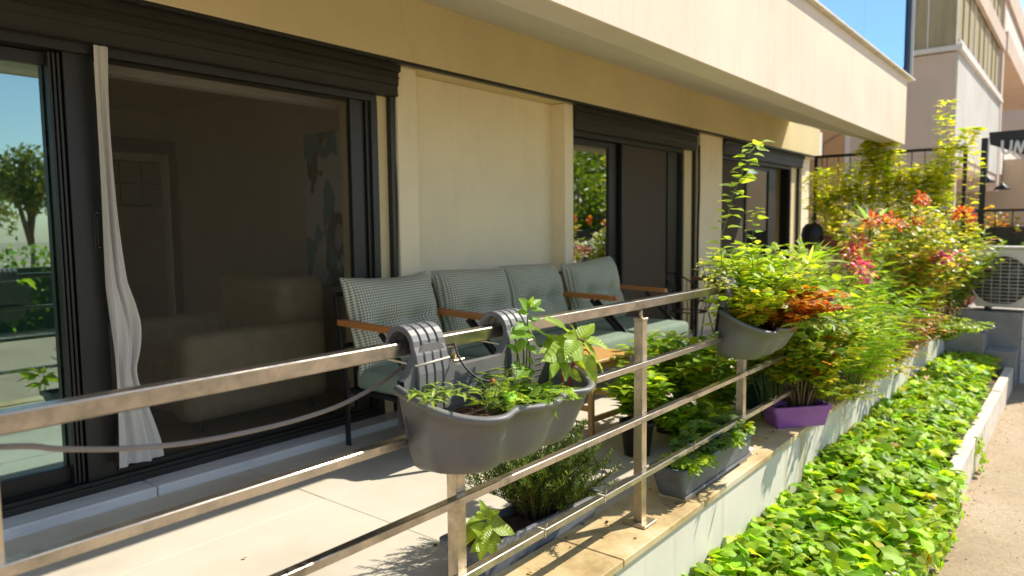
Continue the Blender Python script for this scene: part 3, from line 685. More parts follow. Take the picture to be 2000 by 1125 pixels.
def stem_paths(base, h, spread, n, droop=0.2, lean=(0, 0), wob=0.06, basew=0.03, seg=7, hvar=0.3, asym=None):
    out = []; base = Vector(base)
    for i in range(n):
        a = 2 * math.pi * (i + random.uniform(-.4, .4)) / n * 1.0 + 0.4; rr = spread * math.sqrt(random.uniform(0.03, 1.0)); hh = h * random.uniform(1 - hvar, 1.0) * (1 - 0.25 * (rr / max(spread, 1e-6)) ** 2)
        b = base + Vector((math.cos(a), math.sin(a), 0)) * basew * random.uniform(.2, 1); pts = []
        ex, ey = math.cos(a) * rr + lean[0], math.sin(a) * rr + lean[1]
        if asym: ex *= asym[0]; ey *= asym[1]
        for k in range(seg):
            t = k / (seg - 1); pts.append(b + Vector((ex * (t ** 1.4), ey * (t ** 1.4), hh * (t - droop * t * t) / (1 - droop * 0.5))) + Vector((random.gauss(0, wob), random.gauss(0, wob), random.gauss(0, wob * .5))) * hh * t * 0.4)
        out.append(pts)
    return out
def along(pts, t):
    k = len(pts) - 1; x = min(max(t, 0), .9999) * k; i = int(x); f = x - i; return pts[i].lerp(pts[i + 1], f), (pts[i + 1] - pts[i]).normalized()
def stems_obj(root, paths, r0, m, name="stem", r1=None, n=5):
    off = Vector(root.location)
    if len(paths) <= 8 and r0 > .0025:
        for p in paths:
            k = len(p); o = MB().tube([q - off for q in p], [r0 + ((r1 if r1 is not None else r0 * .35) - r0) * i / (k - 1) for i in range(k)], n).build(name, m, root)
        return o
    mb = MB()
    for p in paths:
        k = len(p); mb.tube([q - off for q in p], [r0 + ((r1 if r1 is not None else r0 * .35) - r0) * i / (k - 1) for i in range(k)], n)
    o = mb.build(name + 's', m, root); o['kind'] = 'stuff'; return o
def leaves_on(paths, per, t0, size, up=0.5, out=0.9, svar=0.3, tipgrow=0.0, whorl=False, pet=0.0):
    P, D, U, S = [], [], [], []
    for pth in paths:
        ph = random.uniform(0, 6.28)
        for i in range(per):
            t = t0 + (1 - t0) * (i + random.uniform(-.3, .3)) / max(1, per - 1); p, d = along(pth, t)
            ph += 2.4 if not whorl else 1.57
            a = Vector((math.cos(ph), math.sin(ph), 0)); dd = (a * out + d * up + Vector((0, 0, 1)) * random.uniform(-.15, .25)).normalized()
            P.append(p + dd * pet * size); D.append(dd); U.append(Vector((random.gauss(0, .25), random.gauss(0, .25), 1)) - dd * 0.3)
            S.append(size * random.uniform(1 - svar, 1 + svar * .6) * (1 - tipgrow * t))
    return np.array(P), np.array(D), np.array(U), np.array(S)
def plant(name, label, cat, base, h, spread, nst, per, tmpl, size, pal, stemm=None, r0=0.004, group=None, single=0, droop=0.2, lean=(0, 0), t0=0.15, up=.5, out=.9, tipgrow=.2, basew=.03, mat_=None, hvar=.3, asym=None, pet=0.0, jit=.18, svar=.3, wob=.06):
    root = empty(name, base, label, cat, group); paths = stem_paths(base, h, spread, nst, droop, lean, wob, basew, hvar=hvar, asym=asym)
    stems_obj(root, paths, r0, stemm or M_STEMG)
    put_leaves(root, tmpl, *leaves_on(paths, per, t0, size, up, out, svar, tipgrow, pet=pet), pal, mat_, single, jit=jit)
    return root, paths
# leaf colours (albedo)
LIME = [((.34, .50, .035), 3), ((.22, .37, .03), 3), ((.38, .48, .05), 2)]
MIDG = [((.085, .19, .03), 3), ((.12, .25, .035), 3), ((.17, .30, .04), 2)]
DARKG = [((.035, .085, .022), 3), ((.055, .125, .03), 3), ((.08, .16, .035), 1)]
YELG = [((.26, .34, .035), 3), ((.17, .28, .03), 2), ((.42, .40, .05), 1), ((.10, .19, .03), 2)]
T_OV = leaf_shape('ovate'); T_LAN = leaf_shape('lance'); T_RND = leaf_shape('round', .18, .22, .10); T_HRT = leaf_shape('heart', .2, .25)
T_SM = leaf_shape('small'); T_PIN = compound('pinnate', 5); T_FEA = compound('feather', 9); T_PALM = compound('palm', 7); T_LOB = compound('lobed')

# ------------------------------------------------------------------ garden seats
def cushion(wd_, ht, th, buttons=(), n=22, mode='back', seed=0):
    """a puffed cushion in its own XZ plane (centre at the origin), front towards -Y, with metre UVs"""
    rg = np.random.default_rng(seed); mb = MB(); nx = n; nz = int(n * 0.9); uvs = []
    ph = rg.uniform(0, 6, 4)
    def th_at(u, v):
        e = (max(0, 1 - abs(u) ** 4) * max(0, 1 - abs(v) ** 4)) ** 0.5
        t = th * 0.5 * e
        for bu, bv in buttons: t -= 0.085 * math.exp(-(((u - bu) * wd_ / 2) ** 2 + ((v - bv) * ht / 2) ** 2) / 0.006) + 0.034 * math.exp(-(((v - bv) * ht / 2) ** 2) / 0.0015) * math.exp(-((u - bu) * wd_ / 2) ** 2 / 0.05)
        return t + 0.006 * math.sin(7 * u + 3 * v + ph[3]) * e + 0.007 * math.sin(5 * u + ph[0]) * math.sin(4 * v + ph[1]) * e
    for side in (-1, 1):
        for i in range(nx + 1):
            for k in range(nz + 1):
                u = -1 + 2 * i / nx; v = -1 + 2 * k / nz
                pin = 1; piv = 1 - 0.05 * (abs(v) ** 4) * (1 - abs(u))
                x = u * wd_ / 2 * (1 - 0.035 * (1 - v * v) * u * u); z = v * ht / 2 * (1 - 0.05 * (1 - u * u) * (1 if v > 0 else 0)) - 0.012 * math.sin(2.2 * u + ph[2]) * max(v, 0)
                t = th_at(u, v) if side < 0 else max(0.25 * th * (max(0, 1 - abs(u) ** 5) * max(0, 1 - abs(v) ** 5)) ** .5, th_at(u, v) * .8)
                mb.v.append((x, side * t, z)); uvs.append((x, z))
    N = (nx + 1) * (nz + 1)
    for side in (0, 1):
        for i in range(nx):
            for k in range(nz):
                a = side * N + i * (nz + 1) + k; q = (a, a + nz + 1, a + nz + 2, a + 1)
                mb.f.append(q if side == 0 else q[::-1]); mb.sm.append(True)
    return mb, uvs
def cushion_obj(name, m, parent, loc, rot, wd_, ht, th, buttons=(), seed=0):
    mb, uvs = cushion(wd_, ht, th, buttons, seed=seed)
    me = bpy.data.meshes.new(name); me.from_pydata(mb.v, [], mb.f); me.polygons.foreach_set("use_smooth", [True] * len(me.polygons))
    ul = me.uv_layers.new(name="UVMap"); ul.data.foreach_set("uv", np.array([uvs[l.vertex_index] for l in me.loops], np.float32).ravel())
    o = link(name, me, m, parent); o.location = loc; o.rotation_euler = rot; return o
def seat_cushion(mb, x0, x1, y0, y1, z0, z1):
    b = 0.03; rings = []
    for z, ins in ((z0, .012), (z0 + .02, 0), (z1 - .03, 0), (z1 - .008, .012), (z1, .04)):
        pts = []
        for cx, cy, a0 in ((x1, y1, 0), (x0, y1, 90), (x0, y0, 180), (x1, y0, 270)):
            sx = -1 if cx == x1 else 1; sy = -1 if cy == y1 else 1
            for k in range(5):
                a = R(a0 + 22.5 * k); pts.append(Vector((cx + sx * (b + ins) + b * math.cos(a), cy + sy * (b + ins) + b * math.sin(a), z)))
        rings.append(pts)
    mb.loft(rings); return mb
def garden_seat(name, label, cat, x0, x1, nseat, yo=0.0, rz=0.0):
    t = empty(name, ((x0 + x1) / 2, 3.15 + yo, Z_FL), label, cat, rz=rz); O = t.location.copy()
    L = lambda p: Vector(p) - Vector((O.x, 3.15, Z_FL))
    W_ = (x1 - x0) / 2; yf, yr = 2.84 - 3.15, 3.525 - 3.15
    zs = 0.355
    for sx in (-1, 1):
        x = sx * W_
        MB().bar((x, yf - 0.045, 0.0), (x, yf - 0.045, zs), 0.014, 0.038, (0, 1, 0), .002).build("leg", M_BLACK, t)
        MB().bar((x, yr + 0.02, 0.0), (x, yr + 0.02, zs + 0.06), 0.014, 0.04, (0, 1, 0), .002).build("leg", M_BLACK, t)
        MB().bar((x, yr + 0.02, zs), (x, yr + 0.115, .95), 0.016, 0.036, (0, 1, 0), .002).build("back_post", M_BLACK, t)
        st = MB().bar((x, yf - 0.035, zs + 0.0), (x, yf + 0.38, 0.735), 0.012, 0.036, (0, 1, 0), .002).build("arm_strut", M_BLACK, t)
        MB().prism([(yf + 0.165, 0.738), (yf + 0.18, 0.772), (yr + 0.06, 0.790), (yr + 0.06, 0.756)], 'x', x - 0.027, x + 0.027).build("armrest", M_WOOD, t)
        MB().lathe([(0.0, 0), (.009, 0), (.009, .012), (0, .012)], (x + sx * .012, yr + .03, .58), 8).build("bolt", M_STEEL, t)
    MB().box((-W_ + .008, yf - 0.06, zs - 0.03), (W_ - .008, yf - 0.035, zs + 0.005), .002).box((-W_ + .008, yr, zs - 0.03), (W_ - .008, yr + 0.02, zs + 0.005), .002).box((-W_ + .01, yf - 0.034, zs - .018), (W_ - .01, yr - .001, zs + .002)).build("seat_frame", M_BLACK, t)
    MB().bar((-W_, yr + 0.112, 0.94), (W_, yr + 0.112, 0.94), 0.016, 0.03).bar((-W_, yr + 0.075, 0.62), (W_, yr + 0.075, 0.62), 0.012, 0.03).build("back_rail", M_BLACK, t)
    cw = (2 * W_ - 0.05) / nseat
    sc = MB(); seat_cushion(sc, -W_ + .03, W_ - .03, yf - 0.075, yr - 0.03, zs + 0.006, zs + 0.145); sc.build("seat_cushion", M_SEAT, t)
    for k in range(nseat):
        cx = -W_ + .025 + cw * (k + .5)
        cushion_obj("back_cushion", M_CHECK, t, (cx, yr - 0.015, 0.755), (R(-13 + random.uniform(-3, 2)), R(random.uniform(-2.0, 2.0)), R(random.uniform(-2, 2))), cw * 1.04, 0.60, 0.25, ((-.40, -.06), (.40, -.06)), seed=k + int(x0 * 10))
    return t
garden_seat("garden_armchair", "check cushioned armchair nearest the wide sliding door, its left leg beside the sill", "armchair", 2.755, 3.515, 1)
garden_seat("garden_sofa", "two seat garden sofa with grey green check back cushions between two matching armchairs", "sofa", 3.545, 5.04, 2)
garden_seat("garden_armchair", "check cushioned armchair in front of the second door, with sunlit seat front", "armchair", 5.075, 5.93, 1, -0.03)

# wooden stool-table
st = empty("side_table", (4.02, 2.70, Z_FL), "small pale wooden table standing before the garden sofa", "table", rz=R(-4))
tx, ty, tz = 0.245, 0.33, 0.50
MB().box((-tx, -ty, tz - .022), (tx, ty, tz), .004).build("table_top", M_TABLEW, st)
for sx in (-1, 1):
    for sy in (-1, 1):
        MB().bar((sx * (tx - .02), sy * (ty - .02), 0), (sx * (tx - .045), sy * (ty - .045), tz - .023), .034, .034, (0, 1, 0), .003).build("leg", M_TABLEW, st)
for sy in (-1, 1): MB().box((-tx + .05, sy * (ty - .04) - .009, tz - .075), (tx - .05, sy * (ty - .04) + .009, tz - .0225)).build("apron", M_TABLEW, st)
for sx in (-1, 1):
    MB().box((sx * (tx - .04) - .009, -ty + .05, tz - .075), (sx * (tx - .04) + .009, ty - .05, tz - .0225)).build("apron", M_TABLEW, st)
    MB().box((sx * (tx - .03) - .009, -ty + .04, .17), (sx * (tx - .03) + .009, ty - .04, .205)).build("stretcher", M_TABLEW, st)
for sy in (-1, 1): MB().box((-tx + .045, sy * (ty - .03) - .009, .10), (tx - .045, sy * (ty - .03) + .009, .135)).build("stretcher", M_TABLEW, st)
q = PZ(1150, 672, tz + Z_FL)
ds = MB().lathe([(0, 0), (.045, 0), (.062, .03), (.066, .04), (.058, .038), (.045, .01), (0, .008)], (0, 0, 0), 18, False).build("clay_dish", M_TERRA); ds.location = (q.x, q.y, tz + Z_FL + .0005)
tag(ds, "small reddish clay dish on the pale wooden table", "dish")

# wire chairs round a brown table by the second pillar
def wire_chair(loc, rz, label):
    t = empty("wire_chair", loc, label, "chair", "black wire chairs at the brown table", rz)
    rim = [Vector((0.26 * math.cos(a), 0.24 * math.sin(a), 0.60 + 0.26 * max(0, math.sin(a)) ** .7)) for a in [2 * math.pi * k / 24 for k in range(25)]]
    low = [Vector((0.18 * math.cos(a), 0.17 * math.sin(a), 0.45)) for a in [2 * math.pi * k / 24 for k in range(25)]]
    MB().tube(rim, .007, 6).build("rim", M_BLACK, t); MB().tube(low, .006, 6).build("seat_ring", M_BLACK, t)
    m = MB()
    for k in range(24): m.tube([low[k] * .6 + Vector((0, 0, .18)) * 1.0 - Vector((0, 0, .0)), low[k], rim[k]], .0032, 4)
    m.build("wire_shell", M_BLACK, t)
    for sx in (-1, 1):
        for sy in (-1, 1): MB().tube([(sx * .14, sy * .13, .45), (sx * .22, sy * .21, 0)], .007, 6).build("leg", M_BLACK, t)
    return t
wire_chair((6.95, 3.22, Z_FL), R(60), "black wire chair on the near side of the brown dining table")
wire_chair((8.05, 3.42, Z_FL), R(-50), "black wire chair behind the brown table against the third door")
dt = empty("dining_table", (7.75, 3.05, Z_FL), "brown topped table behind the end of the handrail among wire chairs", "table")
MB().box((-.45, -.33, .745), (.45, .33, .785), .006).build("table_top", mat("brown_table", (.16, .08, .05), .5), dt)
for sx in (-1, 1):
    for sy in (-1, 1): MB().bar((sx * .40, sy * .28, 0), (sx * .40, sy * .28, .744), .03, .03, (0, 1, 0)).build("leg", M_BLACK, dt)

# ------------------------------------------------------------------ hanging planters on the rail
def hanging_planter(label):
    t = empty("hanging_planter", (1.27, 1.44, 0.62), label, "planter", "grey scalloped planters hooked over the handrail")
    Lp = 0.700; yb, yf = -0.015, -0.275        # relative to the empty, z from 0 (bottom)
    NF = 48
    def outline(grow, taper, z):
        pts = []
        for k in range(NF + 1):                 # front side, left to right
            u = k / NF; s = abs(2 * u - 1); corner = max(0.0, 1 - s ** 5.0) ** 0.5
            lobe = 0.030 * (0.5 + 0.5 * math.cos(6 * math.pi * u)) ** 1.6
            y = yb + (yf - yb + lobe * (1 - s ** 8)) * corner * (1 - 0.26 * taper) - grow * corner
            x = Lp * (0.5 + (u - 0.5) * (1 - 0.15 * taper)) + grow * (2 * u - 1)
            pts.append((x, y))
        for k in range(1, 12): pts.append((pts[NF][0] + (pts[0][0] - pts[NF][0]) * k / 12, yb))
        return pts
    def zt(y, h):                               # the rim falls from the back towards the front
        f = max(0.0, (y - yf) / (yb - yf)); return h * (0.186 + 0.075 * f ** 1.5)
    rings = []
    for h, gr, tp in ((0.0, -.045, 1.3), (0.03, -.018, 1.2), (0.09, -.004, 1.08), (0.25, 0, .85), (.6, 0, .45), (.90, 0, .12), (.905, .010, .12), (.97, .013, .05), (1.0, .008, .05), (1.0, -.004, .08), (.93, -.006, .1), (.72, -.006, .3)):
        rings.append([Vector((x, y, zt(y, h))) for x, y in outline(gr, tp, h)])
    b = MB(); b.loft(rings, True, True, False); b.build("planter_body", M_PLANTER, t)
    n = 26; so = MB(); po = outline(-.014, .60, 0)
    c = Vector((Lp / 2, (yb + yf) / 2, 0)); 
    vs = [Vector((x, y, .140)) for x, y in po]
    vin = [v.lerp(Vector((v.x, (yb + yf) / 2, .152)), .8) + Vector((0, 0, random.uniform(0, .014))) for v in vs]
    so.loft([vs, vin], True, False, True); so.build("soil", M_SOIL, t)
    # back plate with two hook necks
    def nk(x): return max(math.exp(-((x - 0.125) / .072) ** 4), math.exp(-((x - 0.525) / .072) ** 4))
    fr, bk = [], []
    for k in range(41):
        x = 0.02 + (Lp - .04) * k / 40; e = min(1, min(x, Lp - x) / .10) ; z1 = .255 + .025 * e ** .5 + .080 * nk(x); fr.append((x, z1))
    bp = MB()
    top_f = [Vector((x, -.0245, z)) for x, z in fr]; bot_f = [Vector((x, -.0245, .11)) for x, z in fr]
    top_b = [Vector((x, .004, z)) for x, z in fr]; bot_b = [Vector((x, .004, .13)) for x, z in fr]
    bp.loft([bot_f, top_f, top_b, bot_b], False, False, False, False); bp.build("back_plate", M_PLANTER, t)
    for k in range(5): MB().box((.06, -.0265, .165 + .019 * k), (Lp - .06, -.0247, .167 + .019 * k)).build("plate_ridge", M_PLANTER, t)
    for hx in (0.125, 0.525):
        hk = empty("hook", (0, 0, 0)); hk.parent = t
        cyy, czz, rr = .041, .350, .052
        for q in range(4):
            x = hx - .048 + .032 * q; path = [(-.031, .17), (-.030, .28), (-.020, .33)] + [(cyy - rr * math.cos(a), czz + rr * math.sin(a)) for a in [math.pi * i / 10 for i in range(11)]] + [(cyy + rr, .32)]
            m = MB(); th = .0075
            rings = []
            for i, (y, z) in enumerate(path):
                a = path[max(i - 1, 0)]; c2 = path[min(i + 1, len(path) - 1)]; dy, dz = c2[0] - a[0], c2[1] - a[1]; l = math.hypot(dy, dz); ny, nz = -dz / l, dy / l
                rings.append([Vector((x - .0135, y - ny * th, z - nz * th)), Vector((x + .0135, y - ny * th, z - nz * th)), Vector((x + .0138, y + ny * th * .6, z + nz * th * .6)), Vector((x + .0115, y + ny * th, z + nz * th)), Vector((x - .0115, y + ny * th, z + nz * th)), Vector((x - .0138, y + ny * th * .6, z + nz * th * .6))])
            m.loft(rings, True, True, True, False); m.build("hook_rib", M_PLANTER, hk)
        m = MB(); rings = []
        path = [(cyy - (rr - .006) * math.cos(a), czz + (rr - .006) * math.sin(a)) for a in [math.pi * i / 10 for i in range(11)]]
        rings = [[Vector((hx - .055, y, z)), Vector((hx + .055, y, z))] for y, z in path]
        m.loft(rings, False, False, False, True); m.build("groove_shadow", M_RUBBER, hk)  # black sheet below the ribs paints the shadow in their grooves
        MB().tube([(hx - .062, -.032, .305), (hx + .062, -.032, .311), (hx + .062, .10, .318), (hx - .062, .10, .312), (hx - .062, -.032, .305)], .0032, 5).build("zip_tie", M_TIE, hk)
    return t
hp1 = hanging_planter("grey scalloped planter hooked on the handrail in front of the sofa, holding young herbs")
P_ = [(random.uniform(1.36, 1.89), random.uniform(1.265, 1.40), .62 + .148 + random.uniform(0, .008)) for _ in range(420)]
_chip = (np.array([(0, -.16, 0), (0, .16, 0), (1, .12, .0), (1, -.12, 0), (.5, 0, .22)]), [(0, 1, 4), (1, 2, 4), (2, 3, 4), (3, 0, 4)], np.zeros(5))
_a = rng.uniform(0, 6.28, 420)
_m = link("mulch", leaf_mesh("mulch", _chip, np.array(P_) - np.array(hp1.location), np.stack([np.cos(_a), np.sin(_a), rng.normal(0, .3, 420)], 1), rng.normal(0, .5, (420, 3)) + [0, 0, 1], rng.uniform(.008, .026, 420), pick([((.16, .075, .03), 3), ((.09, .045, .02), 3), ((.30, .18, .09), 1)], 420, .2)), M_LEAF, hp1); _m["kind"] = "stuff"
# copy for the second planter (hooks keep their ribs)
hp2 = dup(hp1, (3.45, 1.44, 0.62), label="grey planter hooked on the handrail further along, full of orange leaved plants")
hp2.rotation_euler = (R(9), 0, 0); hp2.location.y += .052
# thin drip hoses
hz = crv([PY(888, 668, 1.47), PY(893, 690, 1.40), PY(905, 712, 1.37), PY(925, 733, 1.345), PY(945, 743, 1.33), PY(958, 745, 1.325)], 6)
dh = empty("drip_hose", hz[0], "thin black watering hose with red dripper curving into the near hanging planter", "hose")
child_mb(dh, MB().tube(hz, .0036, 6), "hose", M_RUBBER)
child_mb(dh, MB().tube([hz[-1], hz[-1] + Vector((.010, -.004, -.002))], [.008, .0095], 8), "dripper", M_RED)
p = PY(943, 745, 1.335); child_mb(dh, MB().tube([p + Vector((0, 0, .008)), p - Vector((0, 0, .05))], .0026, 5), "stake", M_RUBBER)

# ------------------------------------------------------------------ plants in the near hanging planter
def leaf_between(root, b, t, tmpl, wid, col, name="leaf", up=(-.42, -.50, .8), m=None):
    """one leaf object from its base to its tip"""
    b = Vector(b); t = Vector(t); L = (t - b).length
    me = leaf_mesh(name, tmpl, np.zeros((1, 3)), np.array([[1., 0, 0]]), np.array([[0, 0, 1.]]), np.ones(1), np.array([col], float), 1.3)
    me.materials.append(m or M_BIGLEAF); up = tuple(np.array(up) + rng.normal(0, .28, 3)); D, W, N = leaf_frames(np.array([(t - b) / L]), np.array([up], float)); D, W, N = D[0], W[0], N[0]
    o = bpy.data.objects.new(name, me); COL.objects.link(o); o.parent = root; q = b - root.location; w_ = L * wid
    o.matrix_local = Matrix(((D[0] * L, W[0] * w_, N[0] * L, q[0]), (D[1] * L, W[1] * w_, N[1] * L, q[1]), (D[2] * L, W[2] * w_, N[2] * L, q[2]), (0, 0, 0, 1)))
    return o
def limec(): return tuple(np.clip(np.array((.30, .43, .045)) * random.uniform(.8, 1.15), 0, 1))
SOILZ = 0.755
ba = PY(1110, 762, 1.285); ba.z -= 0.02
am = empty("amaranth_plant", ba, "lime leaved plant with bright red stems at the far end of the near hanging planter", "plant")
top = PY(1118, 668, 1.275); mid = PY(1118, 715, 1.28); top2 = PY(1092, 690, 1.27)
rs = [[ba, mid, top, PY(1127, 660, 1.27)], [ba + Vector((-.03, 0, 0)), PY(1097, 725, 1.27), top2], [mid, PY(1140, 684, 1.26), PY(1152, 690, 1.25)], [top2, PY(1085, 706, 1.25)]]
stems_obj(am, [crv(x, 5) for x in rs], .0042, M_STEMR, r1=.002, n=6)
LV = [((1112, 652), (1073, 608), 1.30, 1.27, .95), ((1131, 662), (1162, 624), 1.29, 1.30, 1.0), ((1128, 660), (1118, 628), 1.30, 1.33, .7), ((1138, 664), (1202, 672), 1.28, 1.22, .95), ((1136, 668), (1190, 716), 1.27, 1.20, .85),
      ((1130, 676), (1078, 690), 1.27, 1.22, 1.0), ((1112, 670), (1058, 680), 1.29, 1.27, 1.05), ((1140, 690), (1163, 752), 1.24, 1.20, .9), ((1150, 690), (1172, 754), 1.27, 1.22, .55), ((1118, 690), (1142, 722), 1.26, 1.22, .9), ((1104, 706), (1106, 744), 1.24, 1.21, .95),
      ((1096, 700), (1074, 730), 1.26, 1.23, .9), ((1110, 720), (1140, 748), 1.25, 1.22, .9), ((1085, 706), (1080, 735), 1.24, 1.21, .9), ((1122, 664), (1108, 690), 1.24, 1.20, 1.0), ((1127, 660), (1110, 655), 1.27, 1.24, 1.1), ((1124, 663), (1140, 690), 1.24, 1.19, .9), ((1070, 790), (1093, 820), 1.20, 1.17, .7), ((1140, 670), (1165, 700), 1.30, 1.29, .9), ((1120, 690), (1090, 668), 1.31, 1.31, .9)]
for b, t, y0, y1, w_ in LV:
    cb_ = limec(); leaf_between(am, PY(*b, y0), PY(*t, y1), leaf_fine(.16, random.uniform(.05, .28), .012, seed=int(b[0] + t[1])), w_ * .84, cb_)
# tall upright herb
bt = PY(1030, 770, 1.33); bt.z -= .04
ck = empty("tall_herb", bt, "tall upright herb with notched bright green leaves rising above the handrail", "plant")
sp_ = crv([bt, PY(1028, 720, 1.33), PY(1030, 660, 1.32), PY(1031, 615, 1.32), PY(1036, 590, 1.32)], 6); sp2 = crv([PY(1020, 740, 1.32), PY(1014, 700, 1.30), PY(1008, 672, 1.29)], 5)
stems_obj(ck, [sp_, sp2], .0035, M_STEMG, r1=.0016, n=6)
for b, t in (((1032, 605), (1016, 582)), ((1036, 600), (1040, 578)), ((1038, 600), (1058, 582)), ((1036, 605), (1066, 604)), ((1032, 612), (1008, 608)), ((1033, 625), (1058, 622)), ((1030, 635), (1008, 640)), ((1032, 640), (1082, 656)), ((1030, 650), (1000, 655)), ((1031, 655), (1056, 668)), ((1028, 668), (1002, 676)), ((1030, 675), (1050, 690)), ((1012, 690), (992, 672)), ((1012, 685), (1030, 664)), ((1018, 715), (1000, 712)), ((1030, 700), (1044, 712)), ((1028, 715), (1012, 735))):
    leaf_between(ck, PY(*b, 1.32), PY(*t, 1.32 + random.uniform(-.05, .03)), leaf_shape('ovate', .25, .12, .10), random.uniform(.9, 1.25), tuple(np.array((.20, .36, .045)) * random.uniform(.8, 1.2)))
# feathery herbs along the trough and the small clump at its left end
def herb(px, py, y, h, sp, n, per, tmpl, size, pal, name, label, dz=-.02, **k):
    b = PY(px, py, y); b.z += dz
    return plant(name, label, "plant", b, h, sp, n, per, tmpl, size, pal, r0=.0022, **k)
HB = [((.19, .33, .045), 3), ((.26, .38, .06), 2), ((.12, .23, .035), 2)]
herb(845, 770, 1.36, .075, .085, 12, 7, leaf_shape('lance', .2, .35), .05, [((.24, .36, .08), 3), ((.17, .28, .06), 2)], "herb_clump", "low clump of narrow leaved herb at the left end of the near hanging planter", droop=.5, single=60)
herb(960, 790, 1.28, .125, .07, 8, 7, T_FEA, .055, HB, "feathery_herb", "feathery herb in the near lobe of the hanging planter beside the red dripper", droop=.3)
herb(990, 775, 1.33, .16, .06, 8, 8, T_FEA, .055, HB, "feathery_herb", "taller feathery herb against the back plate between the two hooks", droop=.3)
herb(1020, 785, 1.27, .10, .11, 10, 7, T_PIN, .065, HB, "leafy_herb", "spreading herb with divided leaves in the middle of the near hanging planter", droop=.5)
herb(1062, 772, 1.27, .075, .10, 9, 6, T_PIN, .06, HB, "leafy_herb", "low spreading herb before the red stemmed plant in the near hanging planter", droop=.6)
# ------------------------------------------------------------------ troughs on the terrace
def trough(name, label, cat, c, Lx, Ly, h, rz, m, msoil=M_SOIL, taper=.88, group=None, ribs=0):
    t = empty(name, c, label, cat, group, rz); a, b = Lx / 2, Ly / 2
    def ring(s, z, g=0.0):
        pts = []; r = .018
        X, Y = a * s + g, b * s + g if Ly > .1 else b * s + g
        for cx, cy, a0 in ((X, Y, 0), (-X, Y, 90), (-X, -Y, 180), (X, -Y, 270)):
            for k in range(4):
                an = R(a0 + 30 * k); pts.append(Vector((cx - math.copysign(r, cx) + r * math.cos(an), cy - math.copysign(r, cy) + r * math.sin(an), z)))
        return pts
    mb = MB(); mb.loft([ring(taper * .97, 0), ring(taper, .012), ring(.985, h - .032), ring(.99, h - .031, .009), ring(1.0, h - .004, .009), ring(1.0, h, .006), ring(.985, h, -.006), ring(.97, h - .05, -.006)], True, True, False, False)
    o = mb.build("trough_body", m, t)
    for k in range(ribs):
        x = -a * .9 + 1.8 * a * k / max(1, ribs - 1)
    s = MB(); n = 14
    vs = [Vector((-a * .955 + 1.91 * a * i / n, -b * .93 + 1.86 * b * j / 5, h - .035 + random.uniform(-.008, .010))) for i in range(n + 1) for j in range(6)]
    s.add(vs, [(i * 6 + j, (i + 1) * 6 + j, (i + 1) * 6 + j + 1, i * 6 + j + 1) for i in range(n) for j in range(5)], True); s.build("soil", msoil, t)
    return t
# slate trough on the cap with umbrella-leaf plants
t1 = trough("planter_trough", "slate grey planter trough on the stained wall cap, left of the purple box", "planter", (3.425, 1.488, 0.014), .90, .165, .158, 0, M_TROUGH)
for sx in (-1, 1): MB().box((sx * .33 - .05, -.07, -.014), (sx * .33 + .05, .075, .0)).build("foot", M_CAP, t1)
MB().box((-.42, -.0835, .012), (.42, -.0800, .024), .001).build("foot_rim", M_TROUGHL, t1)
q = PZ(1460, 885, 0); tag(MB().box((q.x - .03, q.y - .025, .0006), (q.x + .04, q.y + .03, .03), .004).build("stone_chip", M_CONC), "small pale stone wedge at the far end of the slate trough on the cap", "stone")
UMB = [((.24, .38, .045), 3), ((.16, .29, .035), 3), ((.11, .20, .035), 1)]
UMBS = [((.07, .15, .045), 3), ((.10, .20, .05), 2)]
for i, (x, y, h, pl) in enumerate(((3.07, 1.47, .09, UMB), (3.20, 1.45, .08, UMB), (3.30, 1.50, .15, UMBS), (3.42, 1.47, .12, UMBS), (3.50, 1.52, .18, UMBS), (3.60, 1.46, .09, UMB), (3.70, 1.50, .17, UMBS), (3.80, 1.47, .10, UMB))):
    plant("umbrella_plant", "small palmate leaved plant, %s in the slate trough on the cap" % ["nearest", "second nearest", "third from the near end", "fourth from the near end", "fourth from the far end", "third from the far end", "second farthest", "farthest"][i], "plant", (x, y, .13), h, .07, 7, 4, T_PALM, .076, pl, r0=.002, group="palmate plants in the slate trough", droop=.3, t0=.4, single=24, up=.5)
# rosemary trough on the floor behind the cap
t2 = trough("planter_trough", "weathered grey planter trough on the floor holding the rosemary", "planter", (2.30, 1.785, Z_FL), .80, .20, .155, R(-3), M_TROUGHL)
for x in (1.99, 2.42): pass
def rosemary(base, h, spread, n, label, lean=(0, 0), asym=None):
    root = empty("rosemary_bush", base, label, "plant"); paths = stem_paths(base, h, spread, n, .30, lean, .10, .07, hvar=.5, asym=asym)
    side = []
    for p in paths:
        for k in range(6):
            q, d = along(p, random.uniform(.15, .9)); a = random.uniform(0, 6.28); e = Vector((math.cos(a), math.sin(a), random.uniform(.2, 1.1))).normalized() * random.uniform(.06, .13)
            side.append([q, q + e * .35 + Vector((0, 0, .002)), q + e * .7 + Vector((0, 0, .012)), q + e + Vector((0, 0, .03))])
    stems_obj(root, paths, .0032, M_STEMB, r1=.0014, n=4); stems_obj(root, side, .0014, M_STEMB, r1=.0008, n=3)
    tm = leaf_shape('lance', .1, .1, wid=.13, segs=None); tm = (np.array([(0, -.06, 0), (.5, -.095, .02), (1, 0, 0), (.5, .095, .02), (0, .06, 0)]), [(0, 1, 3, 4), (1, 2, 3)], np.zeros(5))
    P = [leaves_on(paths, 95, .08, .026, .75, .8, .3), leaves_on(side, 34, .03, .025, .75, .8, .3)]
    P = [np.concatenate([a, b]) for a, b in zip(*P)]
    put_leaves(root, tm, *P, [((.050, .105, .028), 3), ((.085, .165, .035), 3), ((.16, .26, .06), 2.5), ((.04, .08, .03), 1)], M_LEAF, 0)
    return root
